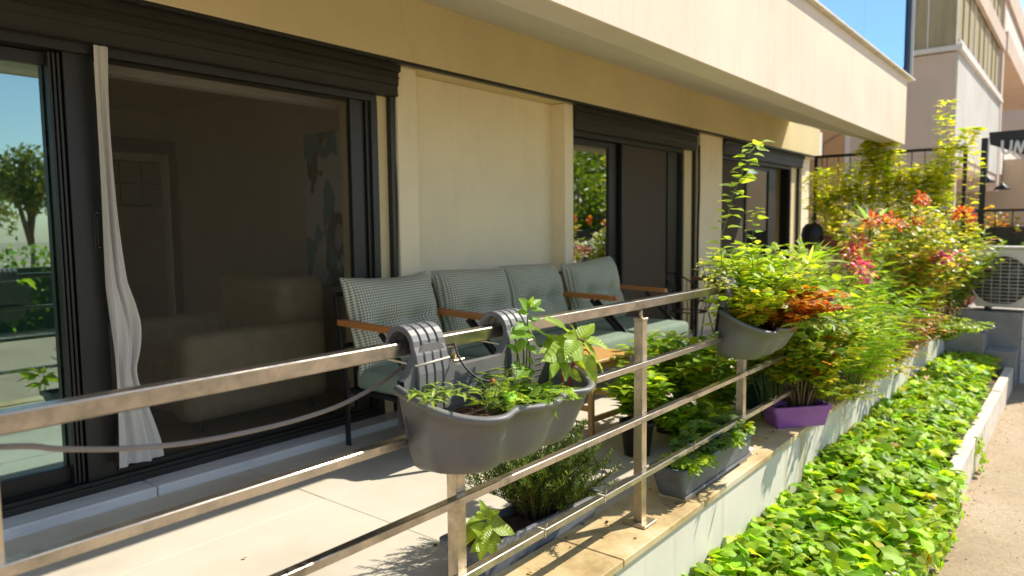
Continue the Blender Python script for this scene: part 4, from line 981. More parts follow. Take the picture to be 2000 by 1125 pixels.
rosemary((2.36, 1.80, .06), .54, .34, 54, "dark green rosemary bush spilling over the grey trough before the bottom rail", asym=(1.15, .55))
rosemary((2.46, 1.75, .06), .30, .22, 16, "lower end of the rosemary, trailing beside the foot of the middle post", lean=(.08, -.05), asym=(1, .8))
# young lime plant at the near end of that trough
by = PY(945, 1082, 1.70); by.z = .07
yp = empty("young_amaranth", by, "young lime green plant beside the near post in the rosemary trough", "plant")
stems_obj(yp, [crv([by, PY(948, 1050, 1.70), PY(950, 1020, 1.69), PY(950, 1000, 1.69)], 5)], .004, M_STEMG, r1=.002, n=6)
for b, t, y0, y1, w_ in (((948, 1008), (940, 976), 1.70, 1.71, 1.1), ((950, 1008), (977, 990), 1.70, 1.72, .9), ((946, 1012), (908, 1018), 1.70, 1.69, .75), ((950, 1020), (1011, 1038), 1.69, 1.64, 1.15), ((944, 1022), (905, 1052), 1.69, 1.65, 1.1), ((950, 1020), (944, 1062), 1.67, 1.62, 1.0), ((952, 1035), (985, 1062), 1.68, 1.64, 1.0), ((950, 1045), (972, 1092), 1.68, 1.62, 1.0), ((946, 1050), (938, 1096), 1.68, 1.64, 1.0), ((944, 1055), (920, 1078), 1.69, 1.66, .9), ((949, 1006), (955, 985), 1.71, 1.74, 1.0), ((950, 1012), (936, 1000), 1.67, 1.63, 1.0), ((951, 1012), (962, 1004), 1.68, 1.64, 1.0), ((948, 1040), (930, 1030), 1.66, 1.62, 1.0)):
    leaf_between(yp, PY(*b, y0), PY(*t, y1), leaf_fine(.16, random.uniform(.05, .25), .012, seed=int(b[1] + t[0])), w_ * .95, limec())

# dark pot with the big leafy amaranth between railing and stool
pot = empty("plant_pot", (3.68, 2.03, Z_FL), "dark brown round pot on the terrace floor behind the middle post", "pot")
MB().lathe([(.0, 0), (.075, 0), (.098, .18), (.106, .18), (.106, .203), (.096, .203), (.092, .17)], n=24, caps=False).build("pot_body", M_DARKPOT, pot); MB().lathe([(.092, .175), (.05, .18), (0, .182)], n=16, caps=False).build("soil", M_SOIL, pot)
pot2 = dup(pot, (4.22, 2.10, Z_FL), 0.4, "dark brown round pot behind the slate trough under dense leaves"); 
BIGP = [((.20, .35, .035), 3), ((.13, .26, .03), 3), ((.28, .40, .045), 2), ((.08, .17, .03), 2)]
plant("amaranth_bush", "tall dense leafy bush in the dark pot behind the middle post", "plant", (3.70, 2.03, .13), .40, .21, 20, 19, T_OV, .110, BIGP, r0=.004, single=130, droop=.25, t0=.12, asym=(1, .8), pet=.15)
plant("amaranth_bush", "tall dense leafy bush with orange tinged tips behind the slate trough", "plant", (4.30, 2.06, .13), .58, .52, 42, 22, T_OV, .115, BIGP + [((.32, .15, .03), .35)], r0=.004, single=180, droop=.25, t0=.12, asym=(1.1, .7), pet=.15)
plant("amaranth_bush", "low leafy skirt of the bush between the two dark pots behind the middle post", "plant", (4.05, 1.88, Z_FL), .34, .40, 30, 16, T_OV, .10, BIGP, r0=.003, single=120, droop=.3, t0=.1, asym=(1.2, .6), pet=.15)
plant("amaranth_bush", "leafy bush with orange tips at the right, under the far hanging planter", "plant", (4.75, 1.98, Z_FL), .54, .36, 30, 18, T_OV, .105, BIGP + [((.30, .15, .03), .5)], r0=.003, single=90, droop=.25, t0=.15, asym=(1, .7), pet=.15)
# green pots further back
for i, (px, py, r, h, mm, lb) in enumerate(((1495, 800, .14, .24, M_GREENP, "dark green plastic pot behind the far railing post"), (1545, 800, .15, .25, M_DARKPOT, "dark brown pot in shade between the green pot and purple box"))):
    c = PZ(px, py, Z_FL); c = Vector((c.x + .05, c.y + .1, Z_FL)); g = empty("plant_pot", c, lb, "pot")
    MB().lathe([(0, 0), (r * .8, 0), (r, h - .05), (r * 1.08, h - .05), (r * 1.08, h - .01), (r * 1.02, h), (r * .97, h - .01), (r * .95, h - .05)], n=24, caps=False).build("pot_body", mm, g); MB().lathe([(r * .95, h - .05), (0, h - .04)], n=16, caps=False).build("soil", M_SOIL, g)
    plant("leafy_plant", ["small leafy plant in the dark green pot behind the far post", "dark leafy plant in the brown pot behind the purple box"][i], "plant", (c.x, c.y, h - .1), .32, .22, 10, 12, T_OV, .07, [MIDG, DARKG][i], single=40)

# ------------------------------------------------------------------ second hanging planter's plants
OR = [((.36, .155, .03), 3), ((.28, .085, .018), 2), ((.38, .24, .05), 2), ((.17, .05, .015), 1.2), ((.22, .26, .04), .8)]
X2, Z2 = 3.21, .755
plant("orange_plant", "orange and rust leaved plant at the front of the far hanging planter", "plant", (3.88, 1.29, .66), .42, .32, 40, 20, T_LOB, .075, OR, M_STEMR, single=120, droop=.4, t0=.2, lean=(.06, -.09), basew=.02, asym=(1.2, .8))
plant("yellow_herb", "yellow green leafy herb at the near end of the far hanging planter", "plant", (3.60, 1.33, Z2), .28, .17, 22, 14, T_LOB, .07, [((.30, .42, .04), 3), ((.40, .44, .05), 2), ((.20, .33, .04), 2)], single=60, droop=.25)
plant("pale_herb", "light green bushy herb at the back of the far hanging planter", "plant", (3.90, 1.40, Z2), .52, .30, 34, 20, T_PIN, .095, [((.26, .40, .05), 3), ((.36, .46, .10), 2), ((.17, .30, .04), 2)], droop=.2)
plant("pale_herb", "narrow grey green herb drooping over the front of the far hanging planter", "plant", (3.93, 1.20, Z2), .10, .24, 26, 14, T_LAN, .085, [((.20, .32, .10), 3), ((.12, .22, .05), 2)], droop=.8, single=70)
plant("silver_trailer", "silvery trailing plant hanging beside the near end of the far hanging planter", "plant", (3.46, 1.46, .98), .04, .12, 8, 14, T_SM, .04, [((.36, .42, .28), 3), ((.22, .30, .14), 2)], droop=3.5, single=60)

# climbing vines above the rail
def vine(label, pts, y, size, per, pal, gap=1):
    P = [PY(a, b, y) for a, b in pts]; root = empty("climbing_vine", P[0], label, "vine"); path = crv(P, 6); stems_obj(root, [path], .003, M_STEMG, r1=.0015, n=5)
    A = leaves_on([path], per, .0, size, .15, .95, .3, .25, pet=.25); put_leaves(root, T_HRT, *A, pal, M_LEAF, single=per, jit=.15); return root
VN = [((.17, .30, .06), 3), ((.28, .40, .10), 2), ((.24, .36, .06), 2)]
vine("tall climbing vine with pale heart shaped leaves rising before the third door", [(1412, 640), (1405, 580), (1410, 520), (1408, 470), (1422, 420), (1432, 380), (1446, 345), (1458, 318), (1470, 292), (1484, 276)], 1.52, .086, 58, VN)
vine("shorter climbing vine to the right of the tall one before the teal glass", [(1462, 560), (1466, 510), (1470, 465), (1474, 430), (1478, 405)], 1.52, .068, 26, VN)
vine("trailing vine hanging below the handrail end toward the terrace floor", [(1416, 560), (1412, 610), (1418, 660), (1410, 700), (1405, 740)], 1.53, .045, 34, [((.20, .30, .12), 2), ((.12, .22, .06), 2)])

# ------------------------------------------------------------------ green planting bed
def hnoise(x, y): return math.sin(3.1 * x + 1.3) * math.cos(4.7 * y + .8 * x) * .5 + math.sin(7.3 * x + 2.1 * y) * .3 + math.sin(1.3 * x) * .4
P, D, U, S = [], [], [], []
def bed_top(x, y):
    t = (y - .66) / .71
    return -.375 + .10 * math.sin(math.pi * min(max(t, .0), 1) * .62) + .042 * hnoise(x, y) - .05 * max(0, (x - 9.0))
for i in range(7600):
    x = 1.8 + 8.75 * random.random() ** 1.12; y = random.uniform(.60, 1.372)
    if y < .745 and (x > 5.75 or random.random() < .15): continue
    if x > 8.9 and y < .80: continue
    lay = random.random() ** 1.6; z = bed_top(x, y) - .13 * lay
    if y < .66: z -= random.uniform(.0, .10)
    a = random.uniform(0, 6.28); P.append((x, y, z)); d = Vector((math.cos(a), math.sin(a), random.uniform(-.35, .25))); D.append(d)
    U.append((random.gauss(.10, .50), random.gauss(-.16, .50), 1)); S.append(random.choice((.045, .06, .07, .08, .09, .105)) * random.uniform(.85, 1.1) * (1 - .25 * lay))
for cx in (3.6, 3.9, 4.2, 4.5, 4.75, 5.0, 5.2, 5.45, 6.85):        # strands hanging over the kerb
    for i in range(34):
        t = random.random(); x = cx + random.gauss(0, .06 + .03 * t); y = .63 - .035 * t + random.gauss(0, .012); z = -.42 - .27 * t
        P.append((x, y, z)); D.append((random.gauss(0, .5), -.3 + random.gauss(0, .3), -.7)); U.append((random.gauss(.1, .4), -.9, .5)); S.append(random.uniform(.035, .062))
_n = len(P); _C = pick([((.23, .41, .035), 3), ((.17, .33, .03), 3), ((.30, .46, .05), 2.5), ((.10, .21, .03), 1), ((.36, .42, .04), .3), ((.30, .16, .05), .08)], _n, .22)
_P, _D, _U, _S = np.array(P), np.array([tuple(d) for d in D]), np.array(U), np.array(S); _h = np.arange(_n) % 2 == 0
gc = leaf_mesh("ground_cover", leaf_round(3), _P[_h], _D[_h], _U[_h], _S[_h], _C[_h], 1.25)
o = link("ground_cover", gc, M_WAXY); _f = link("foliage", leaf_mesh("foliage", leaf_round(8, -.10), _P[~_h], _D[~_h], _U[~_h], _S[~_h], _C[~_h], 1.25), M_WAXY, o); _f['kind'] = 'stuff'; o["kind"] = "stuff"; o["label"] = "dense carpet of round green leaves filling the bed under the terrace wall"; o["category"] = "ground cover"
q = PZ(1822, 1085, Z_RD)
plant("roadside_weed", "small weedy sprig growing at the foot of the kerb on the sandy road", "plant", (q.x, q.y + .02, Z_RD), .20, .07, 9, 9, T_OV, .045, [((.20, .26, .05), 3), ((.26, .20, .06), 1)], M_STEMB, r0=.0018, single=50)
def scatter_stuff(name, tmpl, P, pal, size, m, kind="stuff"):
    n = len(P); a = rng.uniform(0, 6.28, n); D_ = np.stack([np.cos(a), np.sin(a), rng.normal(0, .2, n)], 1)
    me = leaf_mesh(name, tmpl, np.array(P), D_, np.stack([rng.normal(0, .3, n), rng.normal(0, .3, n), np.ones(n)], 1), rng.uniform(size * .5, size, n), pick(pal, n, .3)); o = link(name, me, m); o["kind"] = kind; return o
T_CHIP = (np.array([(0, -.3, 0), (0, .3, 0), (1, .2, .0), (1, -.2, 0), (.5, 0, .35)]), [(0, 1, 4), (1, 2, 4), (2, 3, 4), (3, 0, 4)], np.zeros(5))
gp = [(random.uniform(3.5, 11), random.uniform(-1.2, .64), Z_RD + .001) for _ in range(1500)] + [(random.uniform(4, 10), .64 - abs(random.gauss(0, .05)), Z_RD + .001) for _ in range(500)]
scatter_stuff("gravel", T_CHIP, gp, [((.40, .32, .22), 3), ((.25, .19, .13), 2), ((.5, .42, .32), 1)], .012, M_WAXY)
lp = [(random.uniform(3, 10), .645 - abs(random.gauss(0, .12)), Z_RD + .006) for _ in range(90)] + [(random.uniform(1.7, 4.6), random.uniform(1.37, 1.67), .004) for _ in range(60)] + [(random.uniform(1.4, 6), random.uniform(1.75, 2.9) ** 1.0, Z_FL + .004) for _ in range(12)]
scatter_stuff("leaf_litter", T_SM, lp, [((.17, .12, .06), 2), ((.10, .065, .04), 2)], .028, M_LEAF)

# ------------------------------------------------------------------ far end of the wall: boxes and plants
pb = trough("planter_box", "bright purple planter box set askew over the edge of the wall", "planter", (4.705, 1.435, .0015), .40, .165, .135, R(-40.5), M_PURPLE)
XP_, YP_ = 4.74, 1.42
BRZ = [((.30, .34, .035), 3), ((.18, .28, .03), 3), ((.36, .34, .05), 1.2), ((.28, .13, .03), .4), ((.10, .19, .03), 2)]
plant("flowering_shrub", "yellow green leaved shrub with bare stems rising from the purple box", "shrub", (XP_, YP_, .10), .70, .34, 34, 20, T_LOB, .10, BRZ, M_STEMB, r0=.006, single=200, droop=.15, t0=.42, basew=.07, wob=.08)
plant("flowering_shrub", "low orange and yellow leaves spreading from the purple box toward the wall edge", "shrub", (XP_ + .1, YP_ - .04, .10), .30, .30, 14, 10, T_LOB, .075, BRZ, M_STEMB, r0=.004, single=60, droop=.5, lean=(.16, -.02), t0=.3)
def at_px(px, py, y=1.5, z=0.0):
    p = PY(px, py, y); return (p.x, y, z), p.z
# light green leafy plants just behind the far hanging planter
b, zt_ = at_px(1525, 450, 1.58); plant("leafy_plant", "tall light green leafy plant rising behind the orange leaves of the far hanging planter", "plant", b, zt_ + .10, .36, 40, 28, T_OV, .125, [((.24, .38, .05), 3), ((.34, .46, .10), 2), ((.14, .26, .04), 3)], single=140, t0=.35, droop=.12, basew=.10)
b, zt_ = at_px(1600, 515, 1.50); plant("leafy_plant", "narrow leaved pale green plant between the hanging planter and the feathery bush", "plant", b, zt_ + .15, .40, 40, 26, T_LAN, .14, [((.26, .38, .09), 3), ((.16, .28, .04), 2), ((.40, .46, .20), 1)], single=100, t0=.35, droop=.12, basew=.10)
# feathery bright bush
b, zt_ = at_px(1640, 492, 1.48); plant("feathery_bush", "bright green feathery bush with thread like foliage on the wall top", "shrub", b, zt_ + .28, .48, 70, 34, compound('feather', 12, 3), .17, [((.20, .40, .03), 3), ((.28, .48, .05), 2), ((.12, .28, .03), 2)], droop=.15, t0=.25, basew=.15, hvar=.5, r0=.003)
b, zt_ = at_px(1672, 640, 1.42); plant("feathery_bush", "yellowing thread leaved plant below the bright feathery bush", "shrub", b, zt_ + .12, .34, 36, 20, compound('feather', 10, 5), .15, [((.30, .36, .05), 3), ((.38, .33, .06), 1), ((.18, .30, .04), 2)], droop=.3, t0=.15, basew=.12, r0=.003)
# spiky dracaena
def rosette(name, label, cat, base, zc, n, L, w, pal, m=M_LEAF, trunk=True):
    root = empty(name, base, label, cat); c = Vector((base[0], base[1], zc))
    if trunk: stems_obj(root, [[Vector(base), c]], .012, M_STEMB, r1=.010, n=7)
    for i in range(n):
        a = i * 2.4; up = .25 + 1.1 * (i / n); d = Vector((math.cos(a), math.sin(a), up)).normalized()
        leaf_between(root, c + d * .01, c + d * L * random.uniform(.8, 1.1), leaf_shape('strap', .35, random.uniform(.12, .45) * (1.25 - i / n)), w, pick(pal, 1, .15)[0], up=(0, 0, 1) if abs(d.z) < .95 else (0, 1, 0), m=m)
    return root
b, zt_ = at_px(1578, 508, 1.50); rosette("spiky_plant", "spiky rosette of long lime strap leaves above the orange plant", "plant", b, zt_ - .03, 18, .26, .75, [((.30, .42, .05), 3), ((.42, .46, .24), 1.5), ((.18, .32, .04), 2)])
# red bracts
def flowers(label, pts, y, pal, size, n=26, base_z=0.0, name="flower_cluster", spread=.06, cat="flowers", tm=None, _k=1):
    p0_ = PY(*pts[0], y); root = empty(name, (p0_.x, y, base_z), label, cat); P, D, U, S, st_ = [], [], [], [], []
    for px, py in pts:
        c = PY(px, py, y + random.uniform(-.08, .08)); st_.append(crv([Vector((c.x + random.uniform(-.05, .05), y, base_z)), Vector((c.x, y, (base_z + c.z) / 2 + .05)), c], 3))
        for i in range(n):
            d = Vector((random.gauss(0, 1), random.gauss(0, 1), random.gauss(.2, .8))).normalized(); P.append(c + d * spread * random.random() ** .5 * .8); D.append(d); U.append((random.gauss(0, .6), random.gauss(-.4, .6), 1)); S.append(size * random.uniform(.6, 1.2))
    stems_obj(root, st_, .003, M_STEMG, r1=.002, n=4)
    me = leaf_mesh("petals", tm or T_OV, np.array([tuple(p) for p in P]) - np.array(root.location), np.array([tuple(d) for d in D]), np.array(U, float), np.array(S), pick(pal, len(P), .15)); o = link("petals", me, M_LEAF, root); o["kind"] = "stuff"; return root
RED = [((.24, .016, .06), 3), ((.27, .07, .07), 2), ((.36, .20, .22), 2.5)]
flowers("crimson flower clusters beside the top of the feathery bush", ((1658, 486), (1674, 470), (1676, 492), (1690, 480), (1664, 500), (1688, 505)), 1.40, RED, .040, 44)
flowers("small mauve and pink blossoms under the crimson clusters", ((1680, 522), (1694, 530), (1668, 518), (1688, 540)), 1.30, [((.34, .07, .36), 3), ((.40, .22, .34), 2)], .045, 34)
# the large mixed shrub
SHB = [((.32, .38, .07), 3), ((.20, .30, .045), 3), ((.42, .43, .20), 2.5), ((.10, .18, .03), 2), ((.34, .20, .10), .6)]
b, zt_ = at_px(1755, 418, 1.55); plant("mixed_shrub", "large yellow and bronze leaved shrub dominating the far end of the wall top", "shrub", b, zt_ + .22, .60, 100, 36, T_OV, .115, SHB, M_STEMB, r0=.005, single=220, t0=.28, droop=.10, basew=.2)
b, zt_ = at_px(1840, 425, 1.50); plant("mixed_shrub", "pale green leaved shrub with magenta flowers farthest along the wall top", "shrub", b, zt_ + .15, .54, 80, 32, T_OV, .12, [((.26, .36, .08), 3), ((.13, .22, .05), 3), ((.40, .44, .18), 1.5)], M_STEMB, r0=.005, single=160, t0=.2, droop=.12, basew=.2)
flowers("red and yellow flower heads crowning the large bronze shrub", ((1800, 385), (1806, 395), (1795, 392), (1740, 428), (1725, 436), (1760, 440), (1790, 430), (1700, 432)), 1.35, [((.34, .05, .05), 3), ((.40, .24, .07), 2), ((.36, .17, .14), 3)], .042, 46)
flowers("red and orange flower heads at the right edge of the far shrub", ((1876, 412), (1884, 420), (1892, 412), (1868, 418), (1896, 428)), 1.25, [((.36, .03, .04), 3), ((.52, .36, .04), 2)], .045, 46)
flowers("magenta flowers in front of the farthest shrub near the air conditioner", ((1838, 498), (1850, 512), (1856, 518), (1842, 508), (1882, 500), (1872, 505), (1895, 515), (1860, 508), (1868, 496), (1835, 505)), 1.20, [((.40, .03, .52), 3), ((.44, .12, .46), 1.5)], .055, 60)
flowers("orange feathery plumes leaning out beside the air conditioner", ((1905, 442), (1912, 448), (1898, 452), (1902, 462)), 1.30, [((.50, .17, .06), 3), ((.45, .24, .12), 1)], .05, 16, tm=T_FEA)
# brown dry grasses and mauve foliage
b, zt_ = at_px(1735, 560, 1.42); plant("dry_grass", "reddish brown dry plant hanging at the wall edge under the large shrub", "plant", b, zt_, .36, 60, 26, T_LAN, .10, [((.22, .12, .05), 3), ((.30, .20, .09), 2), ((.14, .12, .04), 2), ((.40, .24, .14), 1)], M_STEMB, r0=.003, t0=.1, droop=.2, basew=.18, single=60)
b, zt_ = at_px(1800, 560, 1.45); plant("dry_grass", "purplish wispy foliage between the large shrub and the magenta flowers", "plant", b, zt_, .30, 34, 20, T_LAN, .07, [((.20, .14, .10), 3), ((.30, .22, .18), 2), ((.16, .17, .06), 2)], M_STEMB, r0=.003, t0=.15, droop=.2, basew=.15)
b, zt_ = at_px(1820, 600, 1.33); plant("trailing_plant", "small leaved green plant spilling over the far end of the white wall", "plant", b, zt_ + .08, .42, 56, 28, T_OV, .085, [((.20, .32, .05), 3), ((.11, .20, .04), 3), ((.34, .40, .12), 1)], M_STEMG, r0=.003, t0=.05, droop=.6, basew=.25, single=80)
b, zt_ = at_px(1868, 600, 1.38); plant("maroon_plant", "dark maroon leaved plant at the far tip of the wall before the steps", "plant", b, zt_ + .25, .20, 22, 16, T_OV, .085, [((.14, .02, .05), 3), ((.35, .06, .10), 1.5), ((.16, .18, .04), 1)], M_STEMR, r0=.003, t0=.15, droop=.2)
flowers("few pink blossoms hanging near the grey steps", ((1868, 632), (1880, 640), (1872, 625)), 1.34, [((.65, .12, .18), 3)], .05, 12)
plant("trailing_plant", "mixed greenery tumbling over the wall edge beside the weathered far trough", "plant", (6.55, 1.40, 0), .26, .26, 26, 16, T_OV, .06, SHB, M_STEMB, r0=.003, t0=.1, droop=.7, basew=.2, single=60)
plant("trailing_plant", "small yellow green plant spilling between the purple box and far trough", "plant", (5.55, 1.40, 0), .24, .22, 20, 14, T_OV, .055, YELG, M_STEMB, r0=.003, t0=.1, droop=.6, basew=.15, single=60)
trough("planter_trough", "weathered pale grey trough on the wall edge under the brown dry plant", "planter", (7.15, 1.43, .0015), .80, .15, .13, R(2), M_TROUGHL)
trough("planter_trough", "grey trough on the wall edge under the large bronze shrub", "planter", (8.25, 1.46, .0015), .80, .16, .14, 0, M_TROUGHL)
rt = empty("withered_leaves", PY(1715, 690, 1.40), "long pale withered strap leaves bending over the wall edge", "plant")
for b_, t_ in (((1690, 618), (1745, 662)), ((1715, 692), (1700, 640)), ((1715, 692), (1760, 655)), ((1712, 694), (1680, 690))):
    leaf_between(rt, PY(*b_, 1.38), PY(*t_, 1.34), leaf_shape('strap', .3, .12), 1.1, (.48, .46, .36))
b, zt_ = at_px(1700, 430, 1.75); PL = rosette("pale_leaf_plant", "plant with big silvery white leaves before the trellis vine", "plant", b, zt_ - .05, 10, .30, 2.4, [((.29, .38, .44), 3), ((.16, .26, .20), 1)])

# ------------------------------------------------------------------ trellis with vine, barbecue, air conditioner, steps
tr = empty("vine_trellis", (11.0, 2.1, 0.0), "black metal trellis screen overgrown by a yellow green vine", "trellis")
ya, yb_ = 1.30, 3.15; za, zb_ = -0.05, 2.24
for y in (ya, 2.2, yb_): child_mb(tr, MB().box((10.98, y - .022, za), (11.02, y + .022, zb_)), "post", M_BLACK)
child_mb(tr, MB().box((10.982, ya - .02, zb_ + .001), (11.018, yb_ + .02, zb_ + .04)), "top_bar", M_BLACK)
for z in (1.15, 0.4): child_mb(tr, MB().box((10.985, ya + .023, z), (11.015, yb_ - .023, z + .03)), "cross_bar", M_BLACK)
for k in range(11): 
    y = ya + .15 + (yb_ - ya - .3) * k / 10; child_mb(tr, MB().box((10.994, y - .005, .431), (11.006, y + .005, zb_)), "bar", M_BLACK)
VY = [((.44, .52, .07), 3), ((.34, .46, .05), 3), ((.50, .54, .14), 2), ((.20, .30, .03), 2)]
tv = empty("trellis_vine", (10.9, 2.1, .9), "yellow green climbing vine covering the black trellis at the far end", "vine")
paths = []
for k in range(30):
    y = ya + (yb_ - ya) * (k + random.random()) / 30; zz = random.uniform(1.75, 2.30) if y < 2.5 else random.uniform(1.6, 2.15)
    paths.append(crv([Vector((10.95, y + random.uniform(-.1, .1), .9)), Vector((10.93 + random.uniform(-.06, .06), y + random.uniform(-.12, .12), 1.35)), Vector((10.93 + random.uniform(-.08, .08), y + random.uniform(-.2, .2), zz * .9)), Vector((10.90 + random.uniform(-.1, .1), y + random.uniform(-.25, .2), zz))], 4))
paths.append(crv([PX(1842, 330, 10.95), PX(1850, 290, 10.95), PX(1846, 245, 10.95), PX(1851, 198, 10.95)], 5)); paths.append(crv([PX(1860, 330, 10.95), PX(1880, 290, 10.9), PX(1893, 262, 10.9), PX(1905, 252, 10.9)], 5)); paths.append(crv([PX(1705, 330, 10.9), PX(1712, 290, 10.9), PX(1722, 262, 10.9)], 5))
paths += [crv([PX(1640 + 26 * k, 400, 10.85), PX(1636 + 26 * k, 360, 10.8), PX(1642 + 26 * k + 6 * (k % 3), 322 + 8 * (k % 2), 10.75)], 4) for k in range(9)]
paths += [crv([PX(1700 + dx, 340, 10.9), PX(1710 + dx, 300, 10.85), PX(1722 + dx * .6, 268, 10.85)], 4) for dx in (-22, -8, 14, 26)]
stems_obj(tv, paths, .004, M_STEMB, r1=.002, n=4)
put_leaves(tv, T_HRT, *leaves_on(paths, 88, .02, .115, .2, .9, .35, .2, pet=.5), VY, M_LEAF, 260)
tb = trough("planter_box", "long terracotta planter box at the foot of the trellis vine", "planter", (10.72, 2.58, .90), 0.9, .22, .22, R(90), M_TERRA)
stand = empty("plant_stand", (10.72, 2.5, Z_FL), "black metal stand carrying the terracotta box below the trellis", "stand")
child_mb(stand, MB().box((10.58, 2.02, .865), (10.88, 3.04, .898)), "shelf", M_BLACK)
for x in (10.6, 10.86):
    for y in (2.05, 3.01): child_mb(stand, MB().box((x - .015, y - .015, Z_FL), (x + .015, y + .015, .864)), "leg", M_BLACK)
bq = empty("barbecue", (10.45, 3.02, Z_FL), "black lidded kettle barbecue by the last pillar", "barbecue")
child_mb(bq, MB().lathe([(0, .97), (.10, 1.0), (.135, 1.08), (.145, 1.17)], (10.45, 3.02, Z_FL), 20, False), "bowl", M_BLACK)
child_mb(bq, MB().lathe([(.15, 1.172), (.148, 1.19), (.135, 1.28), (.09, 1.34), (0, 1.36)], (10.45, 3.02, Z_FL), 20, False), "lid", M_BLACK)
child_mb(bq, MB().tube([(10.41, 3.02, 1.335), (10.41, 3.02, 1.385), (10.49, 3.02, 1.385), (10.49, 3.02, 1.335)], .008, 6), "handle", M_BLACK)
for a in (0.3, 2.4, 4.5): child_mb(bq, MB().tube([(10.45 + .12 * math.cos(a), 3.02 + .12 * math.sin(a), .96), (10.45 + .26 * math.cos(a), 3.02 + .26 * math.sin(a), Z_FL)], .011, 6), "leg", M_BLACK)

sp = empty("garden_steps", (11, .9, Z_RD), "grey stone steps and platform at the end of the green bed", "steps")
child_mb(sp, MB().box((10.95, .62, Z_RD), (13.0, 1.40, .145), .006), "platform", M_STEPG)
child_mb(sp, MB().box((10.45, .96, Z_RD), (10.948, 1.372, -.085), .006), "step", M_STEPG)
child_mb(sp, MB().box((10.55, .63, Z_RD), (10.949, .956, -.30), .006), "step", M_STEPG)
lw = empty("low_wall", (11.2, 0, Z_RD), "white block wall carrying the platform right of the grey steps", "wall")
for r in range(3): child_mb(lw, MB().box((11.0, -3.0, Z_RD + .29 * r), (12.8, .616, Z_RD + .29 * (r + 1) - .008), .004), "block_course", M_WHITEB)
child_mb(lw, MB().box((11.01, -3.0, .123), (12.8, .615, .146)), "top_slab", M_CONC)
ac = empty("air_conditioner", (11.2, .65, .19), "cream outdoor air conditioner unit with round fan grille on the platform", "air conditioner")
ay0, ay1, az0, az1, ax = -.12, 1.13, .20, .95, 11.05
child_mb(ac, MB().box((ax, ay0, az0), (ax + .40, ay1, az1), .015), "casing", M_ACW)
child_mb(ac, MB().box((ax - .012, ay0 - .012, az1 + .001), (ax + .41, ay1 + .012, az1 + .028), .008), "top_cover", M_ACW)
for y in (ay0 + .1, ay1 - .16): child_mb(ac, MB().box((ax + .03, y, .148), (ax + .37, y + .06, .199)), "foot", M_BLACK)
_f = PX(1954, 548, ax); fc = (_f.y, _f.z); fr_ = .325
m = MB(); n = 40
m.add([(ax - .002, fc[0] + fr_ * math.cos(2 * math.pi * i / n), fc[1] + fr_ * math.sin(2 * math.pi * i / n)) for i in range(n)], [tuple(range(n))]); child_mb(ac, m, "fan_opening", M_DARKPOT)
for k in range(5):
    a = 2 * math.pi * k / 5; c, s_ = math.cos(a), math.sin(a)
    child_mb(ac, MB().add([(ax - .004, fc[0] + .05 * c, fc[1] + .05 * s_), (ax - .007, fc[0] + .27 * math.cos(a - .25), fc[1] + .27 * math.sin(a - .25)), (ax - .004, fc[0] + .27 * math.cos(a + .3), fc[1] + .27 * math.sin(a + .3))], [(0, 1, 2)]), "fan_blade", mat("fan_grey", (.10, .095, .09), .5) if k == 0 else bpy.data.materials["fan_grey"])
m = MB()
m.tube([(ax - .014, fc[0] + fr_ * math.cos(2 * math.pi * i / n), fc[1] + fr_ * math.sin(2 * math.pi * i / n)) for i in range(n + 1)], .010, 6)
for k in range(-6, 7):
    h = fr_ * k / 7; l = math.sqrt(fr_ ** 2 - h ** 2); m.tube([(ax - .014, fc[0] - l, fc[1] + h), (ax - .014, fc[0] + l, fc[1] + h)], .0038, 4); 
    if k % 2 == 0: m.tube([(ax - .012, fc[0] + h, fc[1] - l), (ax - .012, fc[0] + h, fc[1] + l)], .0038, 4)
child_mb(ac, m, "fan_grille", M_ACW)
child_mb(ac, MB().tube(crv([(ax + .3, ay1 + .012, .32), (ax + .3, ay1 + .08, .30), (ax + .28, ay1 + .11, .2), (ax + .28, ay1 + .12, .15)], 5), .014, 6), "pipe", M_CABLE)
child_mb(ac, MB().box((ax - .006, ay0 + .05, az0 + .02), (ax - .001, ay1 - .04, az0 + .045)), "panel_seam", M_ACW)

# gallery beyond: awning with tube letters, posts, lamps, railing, planters
aw = empty("awning", (15.5, .6, 2.8), "dark awning with white tube letters at the right edge", "awning")
XA = 15.0
a0 = PX(1932, 262, XA); a1 = PX(2060, 268, XA); ab = PX(1955, 300, XA)
child_mb(aw, MB().prism([(a0.y, a0.z), (a0.y - .02, a0.z - .18), (ab.y - .9, a0.z - .62), (ab.y - 2.0, a0.z - .9), (ab.y - 2.0, a0.z + .02)], 'x', XA, XA + .04), "front", M_FRAME)
child_mb(aw, MB().prism([(a0.y, a0.z + .001), (ab.y - 2.0, a0.z + .03), (ab.y - 2.0, a0.z + .06), (a0.y, a0.z + .03)], 'x', XA, XA + 1.6), "roof", M_BOX)
lt = PX(1958, 274, XA - .05); s_ = .26
def L2(u, v): return Vector((XA - .05, lt.y - u * s_, lt.z - v * s_ - u * .06 * s_))
for strokes in ([(0, 0), (.02, .55), (.14, .82), (.34, .82), (.47, .55), (.50, 0)], [(.66, .9), (.82, .05), (1.0, .8), (1.20, .05), (1.36, .9)]):
    child_mb(aw, MB().tube(crv([L2(*p) for p in strokes], 5), .022, 6), "letter", M_WHITE)
ps_ = empty("gallery_post", (13.5, 1.2, Z_FL), "black steel post standing under the neighbouring overhang", "post")
pz = PX(1921, 330, 13.5); child_mb(ps_, MB().box((13.47, pz.y - .04, Z_RD), (13.55, pz.y + .04, 2.6)), "shaft", M_BLACK); child_mb(ps_, MB().box((13.40, pz.y - .10, Z_RD + .0), (13.62, pz.y + .10, Z_RD + .03)), "foot_plate", M_BLACK)
